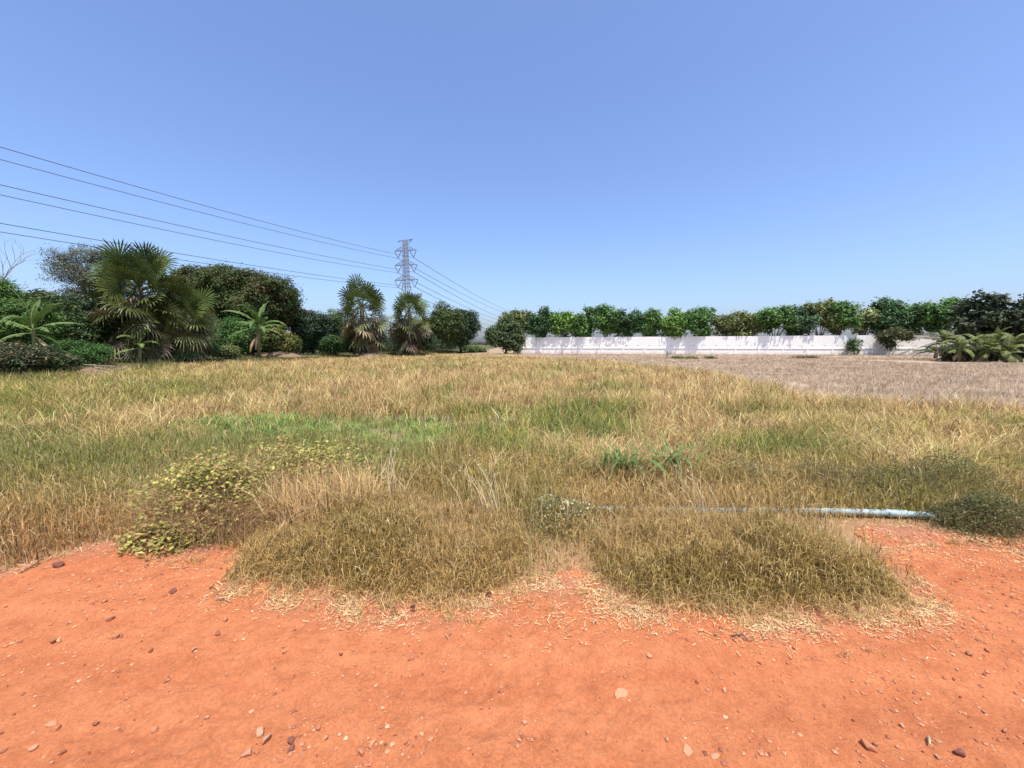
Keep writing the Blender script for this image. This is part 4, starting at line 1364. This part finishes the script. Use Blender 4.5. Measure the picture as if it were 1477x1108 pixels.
# chopped branches and earth heaps on the bank
for i, (px, py, s_, lab) in enumerate([(125, 545, 1.3, 'low heap of brown earth and leaves by the feathery green bush'), (290, 521, 1.2, 'heap of dry branches beside the small fan palm'),
                                      (405, 520, 2.2, 'bare brown earth heap beside the tall banana plant'), (540, 518, 1.6, 'heap of cut grey branches below the pair of palms')]):
    p = gp(px, py); base = Vector((p.x - .8, p.y + 1.2, hz(p.x - .8, p.y + 1.2)))
    th = thing('debris_heap', lab, 'heap', base)
    m_ = 26
    Xg, Yg, Fg = grid(np.linspace(-s_, s_, m_), np.linspace(-s_ * .7, s_ * .7, m_))
    q = np.clip(1 - (Xg / s_) ** 2 - (Yg / (s_ * .7)) ** 2, 0, 1)
    Zg = .45 * q ** .8 * (.6 + .8 * fbm(Xg * 2 + i * 9, Yg * 2, 4, 88)) - .06
    mesh_np('mound', np.stack([Xg + base.x, Yg + base.y, Zg + base.z], 1), [Fg], M_soil, np.tile(np.array([0.22, 0.15, 0.09]), (len(Xg), 1)), parent=th, base=base, smooth=True)
    mb = MB(); g = random.Random(i)
    for k_ in range(38):
        a = base + Vector((g.uniform(-s_, s_) * .8, g.uniform(-s_, s_) * .5, g.uniform(.1, .45)))
        d = Vector((g.uniform(-1, 1), g.uniform(-1, 1), g.uniform(-.25, .3))) * g.uniform(.25, .7)
        mb.tube([a - d, a + Vector((0, 0, .05)), a + d], [.012, .02, .01], 4, tuple(v * g.uniform(.7, 1.3) for v in (0.27, 0.22, 0.16)))
    mb.build('branches', M_twig, th, base)

# ------------------------------------------------------------------ blue water pipe
PA = gp(838, 742); PB = gp(1376, 755)
PR = 0.026
pts = []
for k in range(25):
    t = k / 24
    p = PA.lerp(PB, t)
    p.y += 0.035 * math.sin(t * math.pi) - .02 * math.sin(t * 6.3)
    p.z = max(hz(p.x, p.y), 0) + PR + .015 + .02 * math.sin(t * 3.14)
    pts.append(p)
base = pts[0].copy()
th = thing('water_pipe', 'pale blue plastic water pipe lying behind the grass mound', 'pipe', base)
pb = (0.34, 0.47, 0.49)
mb = MB(); mb.tube(pts, [PR] * 25, 14, pb)
M_pipe = attr_mat('blue_pvc', 0.45, 0.4, 0, 0.1, 60, 0.22, 9.0)
mb.build('tube', M_pipe, th, base, True)
for k in (12, 20):
    a, b = pts[k], pts[k + 1]
    mb = MB(); mb.tube([a, a.lerp(b, .1), a.lerp(b, 1.15), a.lerp(b, 1.25)], [PR + .001, PR + .006, PR + .006, PR + .001], 14, (0.38, 0.50, 0.53)); mb.build('coupling', M_pipe, th, base, True)

# ------------------------------------------------------------------ vine bush, dry clump and other weeds
def leafy(name, part, c, R3, k, leaf, col, alt, parent, base, mat=M_leaf, lo=-0.15, ratio=0.75):
    d = G.normal(0, 1, (k, 3)); d[:, 2] = np.abs(d[:, 2]) * 1.0 + lo
    d /= np.linalg.norm(d, axis=1, keepdims=True)
    lum = 1 + 0.28 * (fbm(d[:, 0] * 3 + c[0], d[:, 2] * 3 + d[:, 1] * 2, 3, 17) - 0.5) * 2
    r = G.uniform(0.62, 1.05, k) * lum
    P = np.array(c) + d * r[:, None] * np.array(R3)
    P = P[P[:, 2] > c[2] + 0.01]
    n = len(P)
    nn = d[:n] * .5 + G.normal(0, .5, (n, 3)) + np.array([0, 0, .8])
    cc_ = np.where((G.uniform(0, 1, n) < alt[1])[:, None], np.array(alt[0]), np.array(col)) * (1 + G.normal(0, .2, (n, 1)))
    V, q, C = leaf_arrays(P, nn, leaf * G.uniform(.6, 1.35, n), leaf * ratio * G.uniform(.8, 1.2, n), np.clip(cc_, .01, .7))
    return mesh_np(part, V, [q], mat, C, parent=parent, base=base)


def stems(parent, base, c, R3, k, col, r=0.0022, name='dry_stems', tall=1.0):
    a = G.uniform(0, 6.283, k); q = np.sqrt(G.uniform(0, 1, k))
    bx = c[0] + R3[0] * .9 * q * np.cos(a); by = c[1] + R3[1] * .9 * q * np.sin(a)
    pt = blades(bx, by, np.full(k, c[2] - .01), R3[2] * G.uniform(.5, 1.15, k) * tall, np.full(k, 2 * r) * G.uniform(.7, 1.5, k), a + G.normal(0, .9, k),
                np.abs(G.normal(.55, .4, k)), jit(col, k, .22), 3, 1.3)
    return grass_obj(name, [pt], M_grass, parent=parent, base=base)


# big vine bush
c0 = gp(290, 790); c0 = Vector((-2.38, 3.26, 0)); c0.z = hz(c0.x, c0.y)
th = thing('vine_bush', 'yellow green leafy vine bush spilling onto the dirt road edge', 'bush', c0)
base = c0
for sub, (dx, dy, R3, k) in enumerate([(-.25, -.05, (.55, .42, .50), 2600), (.35, .25, (.62, .42, .58), 2400), (.05, .1, (.7, .5, .55), 1800), (-.42, -.30, (.34, .22, .24), 800)]):
    pass
P_ = []
vs, qs, cs, off = [], [], [], 0
for (dx, dy, R3, k) in [(-.28, .02, (.58, .42, .62), 4600), (-.50, .22, (.42, .40, .55), 2400), (.42, .40, (.74, .46, .68), 4400), (.02, .14, (.78, .5, .60), 3200), (-.34, -.34, (.36, .22, .20), 1300)]:
    d = G.normal(0, 1, (k, 3)); d[:, 2] = np.abs(d[:, 2]) - .1
    d /= np.linalg.norm(d, axis=1, keepdims=True)
    lum = 1 + .30 * (fbm(d[:, 0] * 4 + dx * 9, d[:, 2] * 4 + d[:, 1] * 3, 3, 18) - .5) * 2
    P = np.array([c0.x + dx, c0.y + dy, c0.z]) + d * (G.uniform(.6, 1.04, k) * lum)[:, None] * np.array(R3)
    P = P[P[:, 2] > c0.z + .012]
    n = len(P)
    u = G.uniform(0, 1, n)
    cl = fbm(P[:, 0] * 5, P[:, 2] * 5 + P[:, 1] * 3, 3, 19)
    c_ = np.where((u < .50 + 1.2 * (cl - .5))[:, None], np.array([.38, .26, .10]), np.where((u < .75)[:, None], np.array([.27, .27, .065]), np.array([.42, .42, .10])))
    V, q, C = leaf_arrays(P, d[:n] * .4 + G.normal(0, .45, (n, 3)) + np.array([0, 0, .9]), .036 * G.uniform(.5, 1.5, n), .027 * G.uniform(.7, 1.2, n), np.clip(c_ * (1 + G.normal(0, .2, (n, 1))), .01, .7))
    vs.append(V); qs.append(q + off); cs.append(C); off += len(V)
mesh_np('leaves', np.concatenate(vs), [np.concatenate(qs)], M_leaf, np.concatenate(cs), parent=th, base=base)
stems(th, base, (c0.x, c0.y + .05, c0.z), (.9, .55, .62), 2600, (.46, .32, .16), .0018)

# dry hollow grass clump beside it
c1 = Vector((-1.72, 3.05, 0)); c1.z = hz(c1.x, c1.y)
th = thing('dry_grass_clump', 'tall rusty dry grass clump with dark hollow beside the vine bush', 'grass clump', c1)
k = 1900
a = G.uniform(0, 6.283, k); q = np.sqrt(G.uniform(0, 1, k))
bx = c1.x + .46 * q * np.cos(a) + .08; by = c1.y + .34 * q * np.sin(a) + .15
pt = blades(bx, by, height(bx, by) - .01, G.uniform(.28, .62, k), G.uniform(.005, .0105, k), np.pi * .75 + G.normal(0, 1.1, k), np.abs(G.normal(.5, .4, k)), jit((.58, .40, .18), k, .42), 3, 1.4)
grass_obj('dry_blades', [pt], M_grass, parent=th, base=c1)

# weeds: (px, py base, rx, ry, h, leaf, colour, alt, name, label)
WEEDS = [
    (815, 784, .40, .30, .26, .026, (.20, .22, .075), ((.70, .68, .50), .30), 'flowering_weed', 'pale flowering weed with whitish seed heads at the hidden end of the pipe', 1800),
    (508, 716, .26, .24, .42, .040, (.27, .31, .075), ((.20, .21, .06), .3), 'vine_weed', 'bright yellow green leafy weed in the grass behind the dry clump', 700),
    (1452, 784, .36, .26, .26, .020, (.15, .155, .055), ((.28, .23, .12), .10), 'low_weed_bush', 'dark green small-leaved weed bush at the visible end of the blue pipe', 4200),
    (1500, 792, .46, .30, .32, .020, (.15, .16, .055), ((.28, .23, .12), .12), 'low_weed_bush', 'dark green weed bush next to the one at the pipe end, farther from the pipe', 4200),
    (1340, 742, .50, .36, .40, .018, (.175, .175, .060), ((.32, .26, .12), .2), 'low_weed_bush', 'olive small-leaved weed behind the bare end of the blue pipe', 4200),
    (1440, 748, .60, .42, .46, .019, (.15, .165, .058), ((.30, .25, .12), .15), 'low_weed_bush', 'tall olive green weed behind the dark weed bush', 4800),
    (1230, 732, .46, .36, .36, .018, (.18, .17, .065), ((.34, .26, .13), .25), 'low_weed_bush', 'brownish olive weed directly behind the blue pipe coupling', 3600),
    (1110, 726, .50, .36, .32, .017, (.19, .18, .075), ((.36, .28, .14), .25), 'low_weed_bush', 'thin straw and olive weed behind the covered stretch of pipe', 3200),
    (950, 716, .46, .34, .30, .018, (.155, .17, .055), ((.30, .25, .11), .2), 'low_weed_bush', 'green low weed below the strap-leaved plants', 3000),
]
for (px, py, rx, ry, hh, lf, c_, al, nm, lab, k) in WEEDS:
    p = gp(px, py); p.y += ry; p.z = hz(p.x, p.y)
    th = thing(nm, lab, 'weed', p)
    P = np.stack([G.normal(0, rx * .48, k), G.normal(0, ry * .48, k), np.zeros(k)], 1)
    prof = np.exp(-(P[:, 0] / rx) ** 2 - (P[:, 1] / ry) ** 2)
    P[:, 2] = hh * prof * np.sqrt(G.uniform(.03, 1, k)) * (.55 + .9 * fbm(P[:, 0] * 6 + px, P[:, 1] * 6, 3, 12))
    P += np.array(p)
    u = G.uniform(0, 1, k)
    cc_ = np.where((u < al[1])[:, None], np.array(al[0]), np.array(c_)) * (1 + G.normal(0, .22, (k, 1)))
    V, q, C = leaf_arrays(P, G.normal(0, .6, (k, 3)) + np.array([0, 0, .7]), lf * G.uniform(.6, 1.4, k), lf * .55 * G.uniform(.8, 1.2, k), np.clip(cc_, .01, .8))
    mesh_np('leaves', V, [q], M_grass, C, parent=th, base=p)
    stems(th, p, p, (rx * .8, ry * .8, hh), max(200, k // 7), (.33, .25, .13), .0012, 'stems')

# strap-leaved plants
for i, (px, py, lab) in enumerate([(892, 702, 'deep green plant with long strap leaves, the one nearer the vine bush'), (962, 694, 'deep green plant with long strap leaves and one dark leaf tip')]):
    p = gp(px, py); p.z = hz(p.x, p.y)
    th = thing('strap_leaf_plant', lab, 'plant', p, 'green strap-leaved plants')
    k = 34
    hts = G.uniform(.28, .62, k)
    pt = blades(np.full(k, p.x) + G.normal(0, .10, k), np.full(k, p.y) + G.normal(0, .05, k), np.full(k, p.z + .20), hts, G.uniform(.018, .032, k), G.uniform(0, 6.28, k), G.uniform(1.0, 2.2, k), jit((.12, .205, .05), k), 5, .9, .35)
    grass_obj('leaves', [pt], M_gloss, parent=th, base=p)
    pt = blades(np.full(6, p.x) + G.normal(0, .08, 6), np.full(6, p.y), np.full(6, p.z), np.full(6, .3), np.full(6, .014), G.uniform(0, 6.28, 6), G.uniform(.1, .3, 6), jit((.12, .16, .06), 6), 3, 1.1)
    grass_obj('stalks', [pt], M_gloss, parent=th, base=p)

# tall bleached stalks in the verge
SLAB = ['bleached grass stalks with seed heads leaning before the flowering weed', 'long pale stalk bundle leaning over the covered stretch of pipe', 'sheaf of pale standing stalks between the vine bush and the grass mound top']
for i, (px, py, az0, k) in enumerate([(715, 765, 2.2, 26), (1010, 770, 2.3, 30), (560, 740, 2.0, 40)]):
    p = gp(px, py); p.z = hz(p.x, p.y)
    th = thing('pale_stalks', SLAB[i], 'grass stalks', p)
    bx = p.x + G.normal(0, .12, k); by = p.y + G.normal(0, .08, k); hh = G.uniform(.35, .68, k); azz = az0 + G.normal(0, .6, k); le = np.abs(G.normal(.5, .25, k))
    pt = blades(bx, by, height(bx, by), hh, G.uniform(.004, .007, k), azz, le, jit((.58, .45, .26), k, .12), 4, 1.2, .6)
    tx = bx + np.cos(azz) * hh * np.sin(le); ty = by + np.sin(azz) * hh * np.sin(le); tz = height(bx, by) + hh * np.cos(le)
    V, q, C = leaf_arrays(np.stack([tx, ty, tz], 1), G.normal(0, 1, (k, 3)), G.uniform(.03, .07, k), .012, jit((.55, .44, .28), k, .1))
    mesh_np('stalks', np.concatenate([pt[0], V]), [np.concatenate([pt[1], q + len(pt[0])]), pt[2]], M_grass, np.concatenate([pt[3], C]), parent=th, base=p)

# ------------------------------------------------------------------ stones on the road
def rock_mesh(seed, flat=0.55):
    import bmesh
    g = random.Random(seed)
    bm = bmesh.new()
    for _ in range(15):
        v = Vector((g.gauss(0, 1), g.gauss(0, 1), g.gauss(0, 1))).normalized()
        bm.verts.new((v.x * .5 * g.uniform(.8, 1.1), v.y * .42 * g.uniform(.8, 1.1), v.z * .5 * flat * g.uniform(.8, 1.1)))
    bmesh.ops.convex_hull(bm, input=bm.verts)
    for v in [v for v in bm.verts if not v.link_faces]: bm.verts.remove(v)
    bmesh.ops.bevel(bm, geom=list(bm.edges), offset=.028, segments=1, affect='EDGES')
    me = bpy.data.meshes.new('stone')
    bm.to_mesh(me); bm.free()
    return me


def set_col(me, c):
    a = me.attributes.get('col') or me.attributes.new('col', 'FLOAT_COLOR', 'POINT')
    a.data.foreach_set('color', np.tile(np.array([*c, 1], np.float32), len(me.vertices)))


TONES = [(.52, .215, .11), (.58, .29, .155), (.45, .17, .085), (.62, .33, .185), (.33, .13, .075), (.54, .24, .125)]
RM = []
for i in range(12):
    me = rock_mesh(300 + i, [.6, .75, .9, .55][i % 4])
    set_col(me, TONES[i % 6]); me.materials.append(M_rock)
    RM.append(me)
BIG = {
    (375, 1067): 'pale angular stone pressed against its twin in the stone pair at the road bottom', (388, 1076): 'long pale stone of the touching pair',
    (358, 1096): 'flat pale stone with a dark gap beside it', (420, 1078): 'dark pointed stone leaning above a rounder dark stone', (421, 1091): 'rounder dark stone below the pointed one',
    (522, 1096): 'grey brown stone beside the gravel patch', (586, 1079): 'yellowish upright stone in the gravel patch', (622, 1075): 'single flat-bottomed stone past the gravel patch',
    (858, 908): 'pale pink stone alone just below the straw edge', (1244, 890): 'largest pale stone under the second grass mound corner', (1228, 899): 'rounded stone just below the largest pale one',
    (1400, 951): 'grey brown oval stone on the empty road stretch past the second mound', (1253, 1081): 'long tilted stone with a small stone touching its end', (1380, 1090): 'dark-edged slab stone at the lower road corner',
    (85, 822): 'dark brown stone at the edge of the brown verge grass', (250, 858): 'dark red stone on the road below the vine bush',
}
FLATP = {(994, 1088): 'wide flat hexagonal stone sunk in the dirt', (1031, 1097): 'flat pointed stone sunk beside the hexagonal one', (898, 1004): 'pale worn crust of stone sunk in the road middle', (75, 1044): 'flat reddish stone sunk near the road bottom'}
PXW = {(375, 1067): 19, (388, 1076): 20, (358, 1096): 18, (420, 1078): 15, (421, 1091): 15, (522, 1096): 16, (586, 1079): 12, (622, 1075): 13, (858, 908): 12, (1244, 890): 18, (1228, 899): 10,
       (1400, 951): 12, (1253, 1081): 21, (1380, 1090): 19, (85, 822): 14, (250, 858): 13, (994, 1088): 26, (1031, 1097): 18, (898, 1004): 30, (75, 1044): 16}
DARK = {(420, 1078), (421, 1091), (85, 822), (250, 858), (1380, 1090)}
SMALL = [(370, 1095, 12), (630, 1062, 7), (665, 1057, 6), (749, 1073, 8), (753, 1067, 9), (762, 1073, 7), (771, 1069, 9), (848, 1063, 8), (803, 1088, 7), (1207, 888, 8), (1059, 925, 8), (1140, 953, 7), (1424, 942, 8),
         (936, 956, 9), (912, 899, 8), (966, 910, 7), (1040, 912, 7), (1033, 925, 7), (1262, 1077, 9), (1352, 1097, 10), (1110, 1095, 9), (962, 1075, 8), (212, 821, 7), (151, 871, 8), (159, 895, 12), (169, 922, 12),
         (76, 927, 10), (85, 925, 8), (315, 918, 11), (325, 900, 8), (306, 854, 10), (411, 946, 10), (491, 950, 10), (281, 942, 9), (217, 942, 7), (328, 975, 7), (83, 1051, 10), (47, 1081, 11), (90, 1085, 10), (298, 1041, 8),
         (139, 1044, 9), (223, 1054, 10), (460, 1061, 9), (470, 1075, 10), (570, 1070, 7), (540, 1075, 8), (556, 1083, 8), (535, 1088, 9), (548, 1092, 8), (578, 1090, 6), (1420, 975, 6), (1380, 970, 6), (1095, 960, 7),
         (1060, 975, 6), (1145, 940, 7), (1250, 985, 6), (1190, 1020, 7), (1300, 1050, 8), (1230, 1040, 6), (1420, 1030, 7), (1450, 1060, 9), (1330, 1010, 6), (1005, 990, 8), (1045, 1000, 9), (720, 1000, 6), (695, 1025, 7), (640, 970, 6), (560, 1010, 7), (520, 1000, 7)]
GR = 'loose stones on the dirt road'


def put_rock(px, py, wpx, label, me, sink=0.25, zs=1.0, rot=None):
    p = gp(px, py)
    size = wpx / FPX * math.hypot(p.x * 0.45, p.y) * 0.95
    o = bpy.data.objects.new('stone', me)
    COL.objects.link(o)
    o.location = (p.x, p.y, rz(p.x, p.y) + size * .5 * zs * (0.5 - sink))
    o.scale = (size, size, size * zs)
    o.rotation_euler = (R.uniform(-.25, .25), R.uniform(-.25, .25), R.uniform(0, 6.28) if rot is None else rot)
    tag(o, label, 'stone', GR)


for i, (k, lab) in enumerate(BIG.items()):
    me = rock_mesh(500 + i, .62)
    c = (.24, .10, .07) if k in DARK else ((.57, .31, .18) if 'pale' in lab else TONES[i % 6])
    set_col(me, c); me.materials.append(M_rock)
    put_rock(k[0], k[1], PXW[k], lab, me, .12, 1.15)
for i, (k, lab) in enumerate(FLATP.items()):
    me = rock_mesh(600 + i, .5)
    set_col(me, (.60, .29, .155)); me.materials.append(M_rock)
    put_rock(k[0], k[1], PXW[k], lab, me, .42, .35)
SL = 'small angular reddish stone lying loose on the orange dirt road'
for i, (px, py, w_) in enumerate(SMALL):
    put_rock(px, py, w_, SL, RM[i % 12], .08, 1.3)
for i in range(95):
    px = R.uniform(0, 1477); py = R.uniform(845, 1105)
    p = gp(px, py)
    if p.y > float(edge_y(np.array([p.x]))[0]) - .06: continue
    put_rock(px, py, R.uniform(2.5, 5.5) * (0.7 + .3 * (py - 845) / 260), SL, R.choice(RM), .0, 1.4)

# gravel: grit too fine to count
k = 20000
gx = G.uniform(-4.6, 4.6, k); gy = G.uniform(1.2, 3.3, k)
dn = 0.55 * sstep(.42, .66, fbm(gx * 1.6, gy * 1.6, 4, 66)) + .10 + .5 * sstep(2.0, 2.5, gy)
for (px, py, s_) in [(555, 1082, .14), (430, 1085, .1), (1080, 1095, .12), (760, 1075, .08), (250, 845, .3), (1420, 900, .5), (950, 905, .15), (1420, 830, .5)]:
    p = gp(px, py); dn = dn + 1.2 * np.exp(-((gx - p.x) ** 2 + (gy - p.y) ** 2) / s_ ** 2)
kp = (G.uniform(0, 1.2, k) < dn) & (gy < edge_y(gx) + .1)
gx, gy = gx[kp], gy[kp]; n = len(gx)
oct_v = np.array([(1, 0, 0), (0, 1, 0), (-1, 0, 0), (0, -1, 0), (0, 0, 1), (0, 0, -1)], float)
oct_f = np.array([(0, 1, 4), (1, 2, 4), (2, 3, 4), (3, 0, 4), (1, 0, 5), (2, 1, 5), (3, 2, 5), (0, 3, 5)])
near_heap = np.zeros(n)
for (px, py, s_) in [(555, 1082, .14), (430, 1085, .1), (1080, 1095, .12), (760, 1075, .08)]:
    p = gp(px, py); near_heap = np.maximum(near_heap, np.exp(-((gx - p.x) ** 2 + (gy - p.y) ** 2) / s_ ** 2))
sz = np.exp(G.normal(math.log(.0048), .5, n)) * (1 + .5 * near_heap)
sz = np.minimum(sz, .0115)
V = oct_v[None] * sz[:, None, None] * G.uniform(.6, 1.3, (n, 6, 1)) * np.array([1, 1, .6])
a = G.uniform(0, 6.28, n); ca, sa_ = np.cos(a)[:, None], np.sin(a)[:, None]
Vx = V[:, :, 0] * ca - V[:, :, 1] * sa_; Vy = V[:, :, 0] * sa_ + V[:, :, 1] * ca
V = np.stack([Vx + gx[:, None], Vy + gy[:, None], V[:, :, 2] + (road_z(gx, gy) + sz * .3)[:, None]], 2).reshape(-1, 3)
Fq = (np.arange(n) * 6)[:, None, None] + oct_f[None]
tc_ = np.array(TONES)[G.integers(0, 6, n)] * (1 + G.normal(0, .12, (n, 1)))
o = mesh_np('gravel', V, [Fq.reshape(-1, 3)], M_rock, np.repeat(tc_, 6, 0))
tag(o, 'fine reddish gravel scattered over the dirt road', 'gravel', kind='stuff')

# twigs and dead leaves
TW = [((905, 885), (925, 893), 'pale curved twig lying below the straw notch between the mounds'), ((1335, 1070), (1348, 1085), 'thin forked twig lying on the lower road'), ((1250, 985), (1285, 1000), None),
      ((905, 815), (955, 780), 'long pale dry stick standing out of the second grass mound'), ((1055, 925), (1085, 932), 'dark bent twig on the road below the second mound'), ((30, 832), (68, 812), 'pale split stick beside the dark brown stone'),
      ((1100, 868), (1185, 895), None), ((310, 870), (335, 873), 'straw stalk on the road below the stony vine edge'), ((270, 788), (330, 783), 'long pale stick before the dark hollow of the dry clump')]
for (p0, p1, lab) in TW:
    if not lab: continue
    a, b = gp(*p0), gp(*p1)
    a.z = max(rz(a.x, a.y), hz(a.x, a.y)) + .006; b.z = max(rz(b.x, b.y), hz(b.x, b.y)) + .008
    if 'standing' in lab: b = at(955, 772, b.y); a.z += .0
    m = a.lerp(b, .5) + Vector((.01, .015, .012)); m2 = a.lerp(b, .75) + Vector((-.012, .0, .012))
    mb = MB(); mb.tube([a, m, m2, b], [.004, .0048, .0035, .002], 6, (.17, .09, .07) if 'dark' in lab else (.52, .38, .22))
    mb.tube([m, m + Vector((.02, -.03, .012))], [.003, .0015], 5, (.46, .33, .2))
    tag(mb.build('twig', M_twig, None, a, True), lab, 'twig')
for i, (px, py, lab) in enumerate([(595, 886, 'curled dark brown dead leaf on the straw edge of the road'), (705, 869, 'dark flat dead leaf in the straw below the first mound'), (952, 844, 'yellow fallen leaf at the foot of the second mound')]):
    p = gp(px, py); p.z = max(rz(p.x, p.y), hz(p.x, p.y)) + .012
    mb = MB(); c = (.30, .36, .09) if 'yellow' in lab else (.06, .035, .03)
    L = .04; g = random.Random(i); az = g.uniform(0, 3)
    u = Vector((math.cos(az), math.sin(az), 0)); s_ = Vector((-u.y, u.x, 0))
    rows = []
    for k_ in range(6):
        t = k_ / 5; w_ = .014 * math.sin(math.pi * (t * .9 + .06)); mid = p + u * (t - .5) * L + Vector((0, 0, .014 * math.sin(t * 3.1)))
        rows += [mid - s_ * w_ + Vector((0, 0, .008)), mid, mid + s_ * w_ + Vector((0, 0, .006))]
    mb.add(rows, [(k_ * 3 + j, k_ * 3 + j + 1, k_ * 3 + j + 4, k_ * 3 + j + 3) for k_ in range(5) for j in range(2)], c)
    tag(mb.build('dead_leaf', M_twig, None, p, True), lab, 'leaf')
